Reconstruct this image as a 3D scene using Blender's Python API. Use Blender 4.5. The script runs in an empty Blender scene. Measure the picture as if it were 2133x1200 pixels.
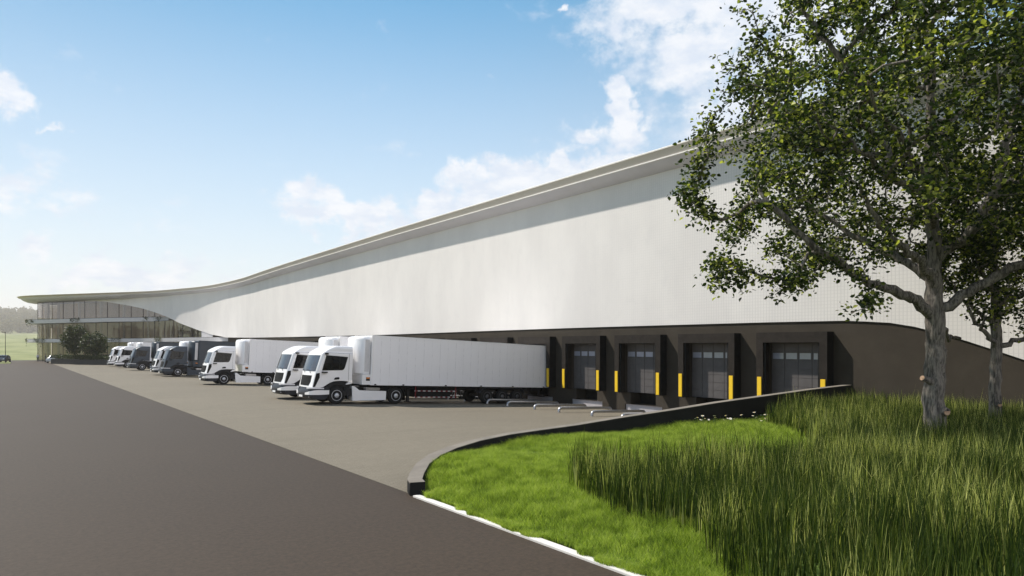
import bpy, bmesh, math, random
import numpy as np
from mathutils import Vector, Matrix
C = bpy.context.scene
COL = C.collection
R = math.radians

# ------------------------------------------------------------------ camera
# world: +X = into the building, +Y = along the facade (away), +Z up, metres
cam = bpy.data.cameras.new('camera'); cam_o = bpy.data.objects.new('camera', cam); COL.objects.link(cam_o)
cam_o.location = (0, 0, 3.3)
cam_o.rotation_euler = (R(90), 0, -math.asin(.5973))
cam.sensor_width = 36; cam.lens = 23.93; cam.shift_y = .0572; cam.clip_end = 6000; cam.clip_start = .1
C.camera = cam_o
# ------------------------------------------------------------------ sun and sky
SUN_TO = Vector((-.333, .556, .761)).normalized()
SUN_EL = math.asin(SUN_TO.z); SUN_AZ = math.atan2(SUN_TO.x, SUN_TO.y)
sl = bpy.data.lights.new('sun', 'SUN'); sl.energy = 4.7; sl.angle = R(1.3); sl.color = (1, .93, .83)
so = bpy.data.objects.new('sun', sl); COL.objects.link(so)
so.rotation_euler = SUN_TO.to_track_quat('Z', 'Y').to_euler(); so.location = (0, 0, 60)
W = bpy.data.worlds.new('World'); C.world = W; W.use_nodes = True
C.view_settings.view_transform = 'Standard'; C.view_settings.look = 'None'
C.cycles.caustics_reflective = False; C.cycles.caustics_refractive = False
C.view_settings.exposure = 0.43; C.view_settings.gamma = 1


class NT:
    """tiny node-tree writer"""
    def __init__(s, nt): s.nt = nt; s.n = nt.nodes; s.l = nt.links
    def val(s, sock, v):
        if isinstance(v, bpy.types.NodeSocket): s.l.new(v, sock)
        elif v is not None: sock.default_value = v
    def math(s, op, a, b=None, c=None, clamp=False):
        m = s.n.new('ShaderNodeMath'); m.operation = op; m.use_clamp = clamp
        s.val(m.inputs[0], a)
        if b is not None: s.val(m.inputs[1], b)
        if c is not None: s.val(m.inputs[2], c)
        return m.outputs[0]
    def mix(s, f, a, b, typ='MIX'):
        m = s.n.new('ShaderNodeMix'); m.data_type = 'RGBA'; m.blend_type = typ
        s.val(m.inputs[0], f); s.val(m.inputs[6], a); s.val(m.inputs[7], b)
        return m.outputs[2]
    def noise(s, vec, scale, detail=4, rough=.55, dist=0):
        m = s.n.new('ShaderNodeTexNoise'); s.val(m.inputs['Vector'], vec)
        m.inputs['Scale'].default_value = scale; m.inputs['Detail'].default_value = detail
        m.inputs['Roughness'].default_value = rough; m.inputs['Distortion'].default_value = dist
        return m.outputs[0]
    def map(s, v, a, b, c=0., d=1., smooth=True):
        m = s.n.new('ShaderNodeMapRange'); m.interpolation_type = 'SMOOTHSTEP' if smooth else 'LINEAR'
        s.val(m.inputs[0], v); m.inputs[1].default_value = a; m.inputs[2].default_value = b
        s.val(m.inputs[3], c); s.val(m.inputs[4], d)
        return m.outputs[0]
    def scale(s, vec, sc):
        m = s.n.new('ShaderNodeMapping'); s.val(m.inputs[0], vec); m.inputs[3].default_value = sc
        return m.outputs[0]


wn = NT(W.node_tree); bg = W.node_tree.nodes['Background']
sky = wn.n.new('ShaderNodeTexSky'); sky.sky_type = 'NISHITA'; sky.sun_disc = False
sky.sun_elevation = SUN_EL; sky.sun_rotation = SUN_AZ % (2*math.pi)
sky.air_density = 1.0; sky.dust_density = .0; sky.ozone_density = 1.0; sky.altitude = 50
gen = wn.n.new('ShaderNodeTexCoord').outputs['Generated']
sep = wn.n.new('ShaderNodeSeparateXYZ'); wn.l.new(gen, sep.inputs[0])
az = wn.math('ARCTAN2', sep.outputs[0], sep.outputs[1]); el = wn.math('ARCSINE', sep.outputs[2])
pale = wn.map(el, 0.0, .47, 1., 0., False)
pale = wn.math('POWER', pale, 1.1)
skyc = wn.mix(wn.math('MULTIPLY', pale, .93), wn.mix(1.0, wn.mix(1.0, sky.outputs[0], wn.mix(wn.map(az, -.15, .75), (.88, .88, .88, 1), (1.16, 1.16, 1.16, 1)), 'MULTIPLY'), (.86, 1.30, 1.25, 1), 'MULTIPLY'), (8.2, 7.5, 7.75, 1))
blobs = [  # azimuth, elevation, half width, half height, weight
 (.90,.475,.16,.075,.92), (1.06,.44,.18,.11,.95), (.93,.385,.12,.07,.72), (1.0,.33,.17,.12,.55),
 (.805,.335,.030,.045,1.0), (.815,.295,.050,.035,.75), (.745,.300,.035,.022,.62),
 (.635,.228,.10,.036,1.15), (.725,.230,.070,.040,1.15), (.56,.205,.08,.030,.95), (.40,.185,.10,.028,.78), (.355,.20,.03,.02,.55),
 (-.005,.292,.028,.026,.95), (.052,.256,.020,.010,.62), (.0,.178,.075,.034,.62), (.09,.165,.08,.02,.45), (.11,.088,.12,.026,.8),
 (.655,.50,.020,.012,.75), (.700,.465,.010,.014,.7),
 (1.0,.36,.22,.15,.50), (.80,.25,.10,.03,.8), (-.6,.25,.2,.08,.8), (-1.3,.3,.4,.2,.35), (1.5,.3,.25,.1,.8), (2.5,.5,.6,.35,1.6), (-2.3,.5,.5,.3,.35), (3.1,.4,.5,.3,1.4), (-3.1,.4,.5,.3,1.4)]  # the broad ones behind the camera are added for fill light
wa = wn.noise(gen, 9, 5, .6); wb = wn.noise(wn.scale(gen, (1.3, 1.3, 1.3)), 13, 5, .6)
az = wn.math('ADD', az, wn.math('MULTIPLY', wn.math('SUBTRACT', wa, .5), .22)); elc = wn.math('ADD', el, wn.math('MULTIPLY', wn.math('SUBTRACT', wb, .5), .14))
tot = None
for a0, e0, sa, se, w in blobs:
    da = wn.math('DIVIDE', wn.math('SUBTRACT', az, a0), sa); de = wn.math('DIVIDE', wn.math('SUBTRACT', elc, e0), se)
    g = wn.math('EXPONENT', wn.math('MULTIPLY', wn.math('ADD', wn.math('MULTIPLY', da, da), wn.math('MULTIPLY', de, de)), -1.0))
    g = wn.math('MULTIPLY', g, w)
    tot = g if tot is None else wn.math('MAXIMUM', tot, g)
nv = wn.scale(gen, (1, 1, 1.7))
n1 = wn.noise(nv, 11, 9, .58, .25); n2 = wn.noise(nv, 42, 6, .6)
dens = wn.math('ADD', tot, wn.math('MULTIPLY', wn.math('SUBTRACT', n1, .5), 1.25))
dens = wn.math('ADD', dens, wn.math('MULTIPLY', wn.math('SUBTRACT', n2, .5), .45))
cm = wn.map(dens, .16, .66, 0., .93)
shade = wn.noise(wn.scale(gen, (1, 1, 2.2)), 19, 6, .6)
cc = wn.mix(wn.map(shade, .35, .65), (6.6, 7.2, 8.2, 1), (8.3, 8.45, 8.8, 1))
# extra-bright clouds out of view, added to throw fill light on the trailer sides
fill_mask = wn.map(wn.math('SUBTRACT', wn.math('MULTIPLY', sep.outputs[0], .55), wn.math('MULTIPLY', sep.outputs[1], .83)), .1, .6)
cc = wn.mix(wn.math('MULTIPLY', fill_mask, .85), cc, (18, 17.8, 19.5, 1))
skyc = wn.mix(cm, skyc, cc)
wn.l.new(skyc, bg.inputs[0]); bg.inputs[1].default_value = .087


# ------------------------------------------------------------------ helpers
def tag(o, label=None, cat=None, group=None, kind=None):
    if label: o['label'] = label
    if cat: o['category'] = cat
    if group: o['group'] = group
    if kind: o['kind'] = kind
    return o
def empty(name, loc=(0, 0, 0), rot=(0, 0, 0), label=None, cat=None, group=None):
    o = bpy.data.objects.new(name, None); COL.objects.link(o); o.location = loc; o.rotation_euler = rot
    o.empty_display_size = .2
    return tag(o, label, cat, group)
def link_mesh(name, me, mat, parent=None, sharp=None):
    if mat is not None:
        me.materials.clear()
        for m in (mat if isinstance(mat, (list, tuple)) else [mat]): me.materials.append(m)
    o = bpy.data.objects.new(name, me); COL.objects.link(o)
    if parent is not None: o.parent = parent
    return o
def copy_tree(o, parent=None):
    c = o.copy(); COL.objects.link(c)
    if parent is not None: c.parent = parent
    for ch in [x for x in KIDS.get(o.name, [])]: copy_tree(ch, c)
    return c
KIDS = {}
def index_kids():
    KIDS.clear()
    for o in bpy.data.objects:
        if o.parent: KIDS.setdefault(o.parent.name, []).append(o)

class MB:
    """collects shapes, builds ONE mesh object"""
    def __init__(s): s.v = []; s.f = []
    def add(s, vs, fs):
        b = len(s.v); s.v += [tuple(p) for p in vs]; s.f += [tuple(i+b for i in q) for q in fs]; return s
    def box(s, x0, x1, y0, y1, z0, z1, bev=0):
        if bev:
            bm = bmesh.new(); bmesh.ops.create_cube(bm, size=1)
            for v in bm.verts: v.co = Vector(((x0+x1)/2+v.co.x*(x1-x0), (y0+y1)/2+v.co.y*(y1-y0), (z0+z1)/2+v.co.z*(z1-z0)))
            bmesh.ops.bevel(bm, geom=list(bm.edges), offset=bev, segments=2, affect='EDGES')
            bm.verts.index_update(); s.add([v.co[:] for v in bm.verts], [[v.index for v in f.verts] for f in bm.faces]); bm.free(); return s
        vs = [(x, y, z) for x in (x0, x1) for y in (y0, y1) for z in (z0, z1)]
        return s.add(vs, [(0,1,3,2),(4,6,7,5),(0,4,5,1),(2,3,7,6),(0,2,6,4),(1,5,7,3)])
    def prism(s, pts, lo, hi, axis='y'):
        """polygon pts extruded along axis from lo to hi. axis y: pts=(x,z); z: pts=(x,y); x: pts=(y,z)"""
        def P(p, t): return (p[0], t, p[1]) if axis == 'y' else ((p[0], p[1], t) if axis == 'z' else (t, p[0], p[1]))
        n = len(pts); vs = [P(p, lo) for p in pts]+[P(p, hi) for p in pts]
        return s.add(vs, [tuple(range(n)), tuple(range(2*n-1, n-1, -1))]+[(i, (i+1) % n, n+(i+1) % n, n+i) for i in range(n)])
    def tube(s, path, rad, n=8, cap=True):
        path = [Vector(p) for p in path]; m = len(path)
        rads = rad if isinstance(rad, (list, tuple, np.ndarray)) else [rad]*m
        up = Vector((0, 0, 1)); vs = []
        d0 = (path[1]-path[0]).normalized(); nrm = d0.cross(up if abs(d0.z) < .95 else Vector((1, 0, 0))).normalized()
        for i, p in enumerate(path):
            d = (path[min(i+1, m-1)]-path[max(i-1, 0)]).normalized()
            nrm = (nrm-d*nrm.dot(d)).normalized(); bn = d.cross(nrm)
            for k in range(n):
                a = 2*math.pi*k/n; vs.append(p+(nrm*math.cos(a)+bn*math.sin(a))*rads[i])
        fs = [(i*n+k, i*n+(k+1) % n, (i+1)*n+(k+1) % n, (i+1)*n+k) for i in range(m-1) for k in range(n)]
        if cap: fs += [tuple(range(n-1, -1, -1)), tuple((m-1)*n+k for k in range(n))]
        return s.add(vs, fs)
    def lathe(s, prof, n=28, axis='y', c=(0, 0, 0)):
        """prof: (radius, along)"""
        vs = []
        for r, t in prof:
            for k in range(n):
                a = 2*math.pi*k/n; u, w = r*math.cos(a), r*math.sin(a)
                vs.append((c[0]+u, c[1]+t, c[2]+w) if axis == 'y' else (c[0]+u, c[1]+w, c[2]+t))
        fs = [(i*n+k, i*n+(k+1) % n, (i+1)*n+(k+1) % n, (i+1)*n+k) for i in range(len(prof)-1) for k in range(n)]
        fs += [tuple(range(n-1, -1, -1)), tuple((len(prof)-1)*n+k for k in range(n))]
        return s.add(vs, fs)
    def grid(s, P):
        """P[i][j] points"""
        a, b = len(P), len(P[0])
        return s.add([p for r in P for p in r], [(i*b+j, i*b+j+1, (i+1)*b+j+1, (i+1)*b+j) for i in range(a-1) for j in range(b-1)])
    def build(s, name, mat, parent=None, smooth=None, recalc=True):
        me = bpy.data.meshes.new(name); me.from_pydata(s.v, [], s.f)
        if recalc:
            bm = bmesh.new(); bm.from_mesh(me); bmesh.ops.remove_doubles(bm, verts=bm.verts, dist=1e-5)
            bmesh.ops.recalc_face_normals(bm, faces=bm.faces); bm.to_mesh(me); bm.free()
        if smooth:
            me.polygons.foreach_set('use_smooth', [True]*len(me.polygons)); me.set_sharp_from_angle(angle=R(smooth))
        me.update()
        return link_mesh(name, me, mat, parent)

def np_mesh(name, verts, faces, mat, parent=None, smooth=False):
    """verts (N,3) faces (M,k) -> object"""
    me = bpy.data.meshes.new(name); k = faces.shape[1]
    me.vertices.add(len(verts)); me.vertices.foreach_set('co', np.ascontiguousarray(verts, dtype=np.float32).ravel())
    me.loops.add(faces.size); me.loops.foreach_set('vertex_index', np.ascontiguousarray(faces, dtype=np.int32).ravel())
    me.polygons.add(len(faces)); me.polygons.foreach_set('loop_start', np.arange(0, faces.size, k, dtype=np.int32))
    me.polygons.foreach_set('loop_total', np.full(len(faces), k, dtype=np.int32))
    if smooth: me.polygons.foreach_set('use_smooth', [True]*len(faces))
    me.update(calc_edges=True)
    return link_mesh(name, me, mat, parent)

# ------------------------------------------------------------------ materials
def new_mat(name):
    m = bpy.data.materials.new(name); m.use_nodes = True
    n = NT(m.node_tree); return m, n, m.node_tree.nodes['Principled BSDF']
def bumpn(n, b, h, strength=.3, dist=.02):
    bp = n.n.new('ShaderNodeBump'); n.l.new(h, bp.inputs['Height']); bp.inputs['Strength'].default_value = strength
    bp.inputs['Distance'].default_value = dist; n.l.new(bp.outputs[0], b.inputs['Normal'])
def mat(name, col, rough=.6, metal=0, var=.12, scale=3., bump=0, bscale=40, spec=.5, coat=0, coord='Object'):
    m, n, b = new_mat(name)
    tc = n.n.new('ShaderNodeTexCoord').outputs[coord]
    c0 = tuple(x*(1-var) for x in col)+(1,); c1 = tuple(min(1, x*(1+var)) for x in col)+(1,)
    f = n.map(n.noise(tc, scale, 5, .6), .3, .7)
    n.l.new(n.mix(f, c0, c1), b.inputs['Base Color'])
    b.inputs['Roughness'].default_value = rough; b.inputs['Metallic'].default_value = metal
    b.inputs['Specular IOR Level'].default_value = spec; b.inputs['Coat Weight'].default_value = coat
    b.inputs['Coat Roughness'].default_value = .08
    if bump: bumpn(n, b, n.noise(tc, bscale, 4, .6), bump)
    return m

def asphalt(name, c, jointx=None):
    m, n, b = new_mat(name); tc = n.n.new('ShaderNodeTexCoord').outputs['Object']
    big = n.map(n.noise(tc, .12, 4, .6), .3, .7); fine = n.noise(tc, 10 if jointx is None else 28, 4, .8); mid = n.noise(tc, 1.4, 5, .65)
    col = n.mix(big, tuple(x*.90 for x in c)+(1,), tuple(x*1.07 for x in c)+(1,))
    col = n.mix(n.map(mid, .3, .75, 0, .28), col, tuple(x*.78 for x in c)+(1,))
    col = n.mix(n.map(fine, .38, .66, 0, .75, False), col, tuple(min(1, x*1.7) for x in c)+(1,))
    dk = n.noise(tc, 17, 2, .7); col = n.mix(n.map(dk, .56, .72, 0, .5, False), col, tuple(x*.5 for x in c)+(1,))
    if jointx:   # small setts laid in running bond plus long tyre-swept streaks
        bk = n.n.new('ShaderNodeTexBrick'); n.l.new(n.scale(tc, (1, 1, 1)), bk.inputs[0])
        bk.inputs['Scale'].default_value = 1; bk.inputs['Brick Width'].default_value = .2; bk.inputs['Row Height'].default_value = .1
        bk.inputs['Mortar Size'].default_value = .006; bk.inputs['Color1'].default_value = (1, 1, 1, 1); bk.inputs['Color2'].default_value = (.86, .86, .86, 1)
        bk.inputs['Mortar'].default_value = (.55, .55, .55, 1)
        col = n.mix(.75, col, bk.outputs[0], 'MULTIPLY')
        st = n.noise(n.scale(tc, (.08, .9, 1)), 1, 5, .6); col = n.mix(n.map(st, .45, .75, 0, .22), col, tuple(x*.65 for x in c)+(1,))
    n.l.new(col, b.inputs['Base Color']); b.inputs['Roughness'].default_value = .7 if not jointx else .85
    b.inputs['Specular IOR Level'].default_value = .22
    bumpn(n, b, fine, .35, .01)
    return m

M = {}
M['road'] = asphalt('asphalt', (.037, .026, .017))
M['pave'] = asphalt('yard_paving', (.150, .132, .101), True)
M['kerb'] = mat('white_kerb', (.62, .60, .57), .7, var=.06, bump=.15)
M['wallshade'] = mat('retaining_face_shade', (.012, .012, .012), .85, var=.2, scale=1.5, bump=.2, spec=.2)  # wall sides: their shade is put into a black base colour
M['top_conc'] = mat('concrete_top', (.17, .15, .125), .85, var=.15, scale=1.5, bump=.2)  # top of the same wall, without the shade colour
M['dark_wall'] = mat('brown_render', (.050, .042, .033), .85, var=.10, scale=.8, bump=.25, bscale=6, spec=.15)
M['dark_wall2'] = mat('dark_block', (.05, .046, .042), .8, var=.15)
M['shelter'] = mat('dark_fabric', (.024, .020, .017), .75, var=.2, bump=.1, spec=.15)
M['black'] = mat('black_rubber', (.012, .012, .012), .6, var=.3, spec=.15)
M['yellow'] = mat('yellow_guide', (.86, .56, .02), .45, var=.04)
M['roof'] = mat('fascia_metal', (.60, .535, .47), .5, var=.05, scale=.3)
M['rooflip'] = mat('fascia_lip', (.80, .78, .75), .5, var=.03)
M['cove'] = mat('soffit', (.60, .585, .63), .55, var=.04, scale=.5)
M['balc'] = mat('balcony_concrete', (.50, .49, .50), .6, var=.06)
M['mullion'] = mat('mullion_metal', (.03, .03, .035), .4, metal=.5, spec=.15)
M['door'] = mat('door_panel', (.105, .098, .098), .5, var=.07, spec=.15)
M['doorglass'] = mat('door_glass', (.32, .34, .42), .06, var=.05, spec=1)
M['plate'] = mat('galvanised_plate', (.52, .52, .55), .35, metal=.3, var=.08)
M['panel_grey'] = mat('kerb_panel_grey', (.36, .34, .35), .6, var=.06)
M['unit_grey'] = mat('unit_grey', (.58, .57, .57), .5, var=.05)
M['steel'] = mat('brushed_steel', (.46, .46, .48), .32, metal=.85, var=.12, scale=8)
M['white'] = mat('white_paint', (.84, .83, .83), .32, var=.02, scale=1, coat=.5)
M['slate'] = mat('slate_paint', (.036, .048, .064), .4, var=.05, scale=1, coat=.15, spec=.3)
M['dark_plastic'] = mat('dark_plastic', (.022, .022, .024), .5, var=.2, spec=.15)
M['bumper'] = mat('bumper_grey', (.032, .034, .040), .4, var=.1, spec=.15)
M['tyre'] = mat('tyre', (.018, .018, .018), .8, var=.2, bump=.2, spec=.15)
M['chrome'] = mat('alloy', (.55, .55, .58), .3, metal=.35, var=.08, scale=10)
M['rim_shade'] = mat('shaded_rim', (.10, .10, .105), .5, metal=.6, var=.2)  # darker copy of the alloy, shadow under the trailer put into the colour
M['winglass'] = mat('truck_glass', (.010, .010, .011), .05, var=.3, scale=1.2, spec=.35)
M['windscreen'] = mat('windscreen_glass', (.035, .05, .075), .03, var=.3, scale=.8, spec=.6)
M['lamp'] = mat('headlamp_glass', (.75, .75, .78), .12, var=.05, spec=.8)
M['orange'] = mat('orange_label', (.60, .20, .04), .5, var=.15, scale=12)
M['red'] = mat('red_reflector', (.45, .02, .03), .4)
M['plateW'] = mat('number_plate', (.8, .8, .8), .4, var=.03)
def stripe_mat():
    m, n, b = new_mat('red_white_reflective'); tc = n.n.new('ShaderNodeTexCoord').outputs['Object']; s_ = n.n.new('ShaderNodeSeparateXYZ'); n.l.new(tc, s_.inputs[0])
    f = n.math('GREATER_THAN', n.math('FRACT', n.math('MULTIPLY', s_.outputs[0], 1/.36)), .5)
    n.l.new(n.mix(f, (.14, .008, .012, 1), (.46, .45, .45, 1)), b.inputs[0]); b.inputs['Roughness'].default_value = .4; return m
M['stripes'] = stripe_mat()
def skin_mat():
    m, n, b = new_mat('white_ribbed_skin'); tc = n.n.new('ShaderNodeTexCoord').outputs['Object']
    # rows of fine vertical ribs and a soft mottling
    s_ = n.n.new('ShaderNodeSeparateXYZ'); n.l.new(tc, s_.inputs[0])
    fr = n.math('FRACT', n.math('MULTIPLY', s_.outputs[1], 1/.16)); frz = n.math('FRACT', n.math('MULTIPLY', s_.outputs[2], 1/.16))
    lx = n.map(n.math('ABSOLUTE', n.math('SUBTRACT', fr, .5)), .34, .46); lz = n.map(n.math('ABSOLUTE', n.math('SUBTRACT', frz, .5)), .36, .46)
    ln = n.math('MAXIMUM', lx, n.math('MULTIPLY', lz, .6))
    nearf = n.map(s_.outputs[1], 34, 16, .0, 1.)
    ln = n.math('MULTIPLY', ln, n.math('ADD', n.math('MULTIPLY', nearf, .75), .25))
    big = n.map(n.noise(n.scale(tc, (1, 1, .5)), .35, 6, .6), .3, .7)
    col = n.mix(big, (.69, .665, .65, 1), (.745, .72, .70, 1))
    st = n.noise(n.scale(tc, (1, 1.6, .12)), 1.3, 6, .65); col = n.mix(n.map(st, .45, .8, 0, .12), col, (.60, .585, .575, 1))
    bl = n.noise(tc, 1.1, 7, .7); col = n.mix(n.map(bl, .5, .72, 0, .16), col, (.56, .55, .56, 1))
    col = n.mix(n.math('MULTIPLY', ln, .34), col, (.42, .41, .41, 1))
    n.l.new(col, b.inputs['Base Color']); b.inputs['Roughness'].default_value = .9; b.inputs['Specular IOR Level'].default_value = .15
    bumpn(n, b, n.math('SUBTRACT', n.noise(tc, 1.5, 5, .6), n.math('MULTIPLY', ln, .4)), .07, .03)
    return m
M['skin'] = skin_mat()
def trailer_mat(name, c):
    m, n, b = new_mat(name); tc = n.n.new('ShaderNodeTexCoord').outputs['Object']
    s_ = n.n.new('ShaderNodeSeparateXYZ'); n.l.new(tc, s_.inputs[0])
    fx = n.math('ABSOLUTE', n.math('SUBTRACT', n.math('FRACT', n.math('MULTIPLY', s_.outputs[0], 1/.58)), .5))
    line = n.map(fx, .025, .012)      # seam line of the side panels
    dash = n.map(n.noise(n.scale(tc, (1.7, 1, 4.2)), 1, 2, .6), .45, .58)
    fac = n.math('MULTIPLY', line, n.math('ADD', n.math('MULTIPLY', dash, .40), .10))
    col = n.mix(fac, c+(1,), tuple(x*.42 for x in c)+(1,))
    col = n.mix(n.map(n.noise(n.scale(tc, (1, 1, .3)), 1.6, 5, .65), .4, .75, 0, .10), col, tuple(x*.7 for x in c)+(1,))
    n.l.new(col, b.inputs['Base Color']); b.inputs['Roughness'].default_value = .4
    return m
M['boxW'] = trailer_mat('white_trailer_side', (.86, .85, .86)); M['boxS'] = trailer_mat('slate_trailer_side', (.034, .045, .059))
def glass_mat():
    m, n, b = new_mat('facade_glass')
    out = m.node_tree.nodes['Material Output']
    g = n.n.new('ShaderNodeBsdfGlossy'); g.inputs['Roughness'].default_value = .02; g.inputs['Color'].default_value = (.92, .92, .95, 1)
    t = n.n.new('ShaderNodeBsdfTransparent'); t.inputs[0].default_value = (.80, .74, .68, 1)
    fr = n.n.new('ShaderNodeFresnel'); fr.inputs[0].default_value = 1.7
    mx = n.n.new('ShaderNodeMixShader'); n.l.new(n.map(fr.outputs[0], .05, .9, .12, .85, False), mx.inputs[0])
    n.l.new(t.outputs[0], mx.inputs[1]); n.l.new(g.outputs[0], mx.inputs[2]); n.l.new(mx.outputs[0], out.inputs[0])
    return m
M['glass'] = glass_mat()
def leaf_mat(name, cols, trans=.35, rough=.5, scale=.6, spec=.35, rw=.65):
    m, n, b = new_mat(name); out = m.node_tree.nodes['Material Output']
    geo = n.n.new('ShaderNodeNewGeometry'); tc = n.n.new('ShaderNodeTexCoord').outputs['Object']
    rp = n.n.new('ShaderNodeValToRGB'); r = rp.color_ramp
    while len(r.elements) < len(cols): r.elements.new(.5)
    for i, (p, c) in enumerate(cols): r.elements[i].position = p; r.elements[i].color = tuple(c)+(1,)
    v = n.math('ADD', n.math('MULTIPLY', geo.outputs['Random Per Island'], rw), n.math('MULTIPLY', n.map(n.noise(tc, scale, 5, .65), .3, .7), 1-rw))
    n.l.new(v, rp.inputs[0]); n.l.new(rp.outputs[0], b.inputs['Base Color'])
    b.inputs['Roughness'].default_value = rough; b.inputs['Specular IOR Level'].default_value = spec
    tr = n.n.new('ShaderNodeBsdfTranslucent'); n.l.new(n.mix(1., rp.outputs[0], (1.25, 1.35, .6, 1), 'MULTIPLY'), tr.inputs[0])
    mx = n.n.new('ShaderNodeMixShader'); mx.inputs[0].default_value = trans
    n.l.new(b.outputs[0], mx.inputs[1]); n.l.new(tr.outputs[0], mx.inputs[2]); n.l.new(mx.outputs[0], out.inputs[0])
    return m
M['leaf'] = leaf_mat('leaf', [(0., (.010, .019, .006)), (.45, (.024, .042, .009)), (.66, (.07, .10, .016)), (.86, (.42, .44, .10))], .42, .45, .5, .22, .78)
M['leaf_small'] = leaf_mat('leaf_dark', [(0., (.014, .024, .010)), (.6, (.035, .05, .014)), (.9, (.085, .095, .028))], .25)
M['lawn'] = leaf_mat('lawn_blade', [(.08, (.06, .10, .015)), (.5, (.26, .35, .05)), (.85, (.46, .52, .14))], .45, .6, 2.2, .1, .55)
M['reed'] = leaf_mat('reed_blade', [(.1, (.016, .030, .008)), (.50, (.040, .066, .012)), (.66, (.12, .15, .030)), (.82, (.54, .55, .19))], .35, .5, .5, .12)
M['wood_far'] = leaf_mat('hazed_foliage', [(0., (.07, .07, .03)), (.5, (.11, .10, .05)), (.9, (.17, .14, .08))], .2, .8, .02, .1)  # pale warm tone puts part of the haze into the leaf colour
def bark_mat(name, c):
    m, n, b = new_mat(name); tc = n.n.new('ShaderNodeTexCoord').outputs['Object']
    w = n.noise(n.scale(tc, (9, 9, 1.6)), 1.6, 7, .65, .6); f2 = n.noise(n.scale(tc, (14, 14, 6)), 2.2, 5, .7)
    col = n.mix(n.map(w, .40, .60), tuple(x*.26 for x in c)+(1,), c+(1,))
    col = n.mix(n.map(n.noise(tc, 1.3, 4, .6), .45, .7, 0, .4), col, tuple(x*1.35 for x in c)+(1,))
    n.l.new(col, b.inputs['Base Color']); b.inputs['Roughness'].default_value = .9
    bumpn(n, b, n.math('ADD', w, n.math('MULTIPLY', f2, .5)), 1.0, .05)
    return m
M['bark'] = bark_mat('grey_brown_bark', (.25, .22, .19)); M['bark_cut'] = mat('cut_wood', (.42, .27, .17), .8, var=.3, scale=9)
def soil_mat():
    m, n, b = new_mat('turf'); tc = n.n.new('ShaderNodeTexCoord').outputs['Object']
    a = n.noise(tc, .5, 6, .65); f2 = n.noise(tc, 22, 3, .7)
    col = n.mix(n.map(a, .35, .65), (.07, .12, .014, 1), (.14, .21, .03, 1)); col = n.mix(n.map(f2, .4, .7, 0, .6), col, (.03, .05, .01, 1))
    n.l.new(col, b.inputs['Base Color']); b.inputs['Roughness'].default_value = .95; bumpn(n, b, f2, .6, .05); return m
M['turf'] = soil_mat()
def field_mat():
    m, n, b = new_mat('meadow'); tc = n.n.new('ShaderNodeTexCoord').outputs['Object']
    a = n.noise(n.scale(tc, (1, .25, 1)), .05, 6, .6); f2 = n.noise(tc, .8, 5, .7)
    col = n.mix(n.map(a, .35, .65), (.18, .20, .09, 1), (.27, .28, .14, 1)); col = n.mix(n.map(f2, .4, .7, 0, .35), col, (.07, .10, .03, 1))
    n.l.new(col, b.inputs['Base Color']); b.inputs['Roughness'].default_value = 1; b.inputs['Specular IOR Level'].default_value = .1; return m
M['field'] = field_mat()

# ------------------------------------------------------------------ ground, road, yard, lawn
def sm(x, a, b):
    t = np.clip((np.asarray(x, float)-a)/(b-a), 0, 1); return t*t*(3-2*t)
def yard_h(x, y):     # truck well: falls towards the dock wall
    return -.047*np.clip(x-15, 0, 16.6)*(1-sm(y, 112, 140))
rs = np.random.RandomState(5)
def field_h(x, y):
    r = np.hypot(x, y); h = -.06 + 27*sm(r, 230, 1800) + 72*sm(r, 1750, 2750)
    h = h + .9*np.sin(x*.013+1)*np.sin(y*.011)*sm(r, 230, 400)
    inside = sm(x, 8.0, 9.5)*(1-sm(x, 80, 90))*sm(y, -75, -70)*(1-sm(y, 150, 160)); return h*(1-inside)-1.6*inside
ax = np.unique(np.concatenate([np.linspace(-3000, -300, 28), np.linspace(-300, -10, 30), np.arange(-10, 100, 1.5), np.linspace(100, 400, 30), np.linspace(400, 3000, 26)]))
ay = np.unique(np.concatenate([np.linspace(-3000, -300, 26), np.linspace(-300, -80, 16), np.arange(-80, 220, 2.5), np.linspace(220, 900, 50), np.linspace(900, 3000, 50)]))
X, Y = np.meshgrid(ax, ay, indexing='ij'); V = np.stack([X, Y, field_h(X, Y)], -1).reshape(-1, 3)
def gridfaces(a, b):
    i, j = np.meshgrid(np.arange(a-1), np.arange(b-1), indexing='ij'); q = (i*b+j).ravel()
    return np.stack([q, q+b, q+b+1, q+1], 1)
tag(np_mesh('field', V, gridfaces(len(ax), len(ay)), M['field'], smooth=True), kind='structure')

def sheet(name, xs, ys, hf, m, kind='structure', keep=None):
    X, Y = np.meshgrid(xs, ys, indexing='ij'); V = np.stack([X, Y, hf(X, Y)], -1).reshape(-1, 3); F_ = gridfaces(len(xs), len(ys))
    if keep is not None:
        cx = V[F_].mean(1); F_ = F_[keep(cx[:, 0], cx[:, 1])]
    return tag(np_mesh(name, V, F_, m, smooth=True), kind=kind)
sheet('road', np.array([-9., -4, 0, 4, 7.5]), np.linspace(-60, 203, 60), lambda x, y: 0*x, M['road'])
sheet('yard_paving', np.concatenate([[7.28], np.arange(8, 15.1, 1.), np.arange(15.5, 31.7, .9), [34]]), np.concatenate([[13.6], np.arange(14, 112, 2.), np.arange(112, 145, 1.5), np.arange(145, 208, 4)]), lambda x, y: yard_h(x, y)+.004, M['pave'])
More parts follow.
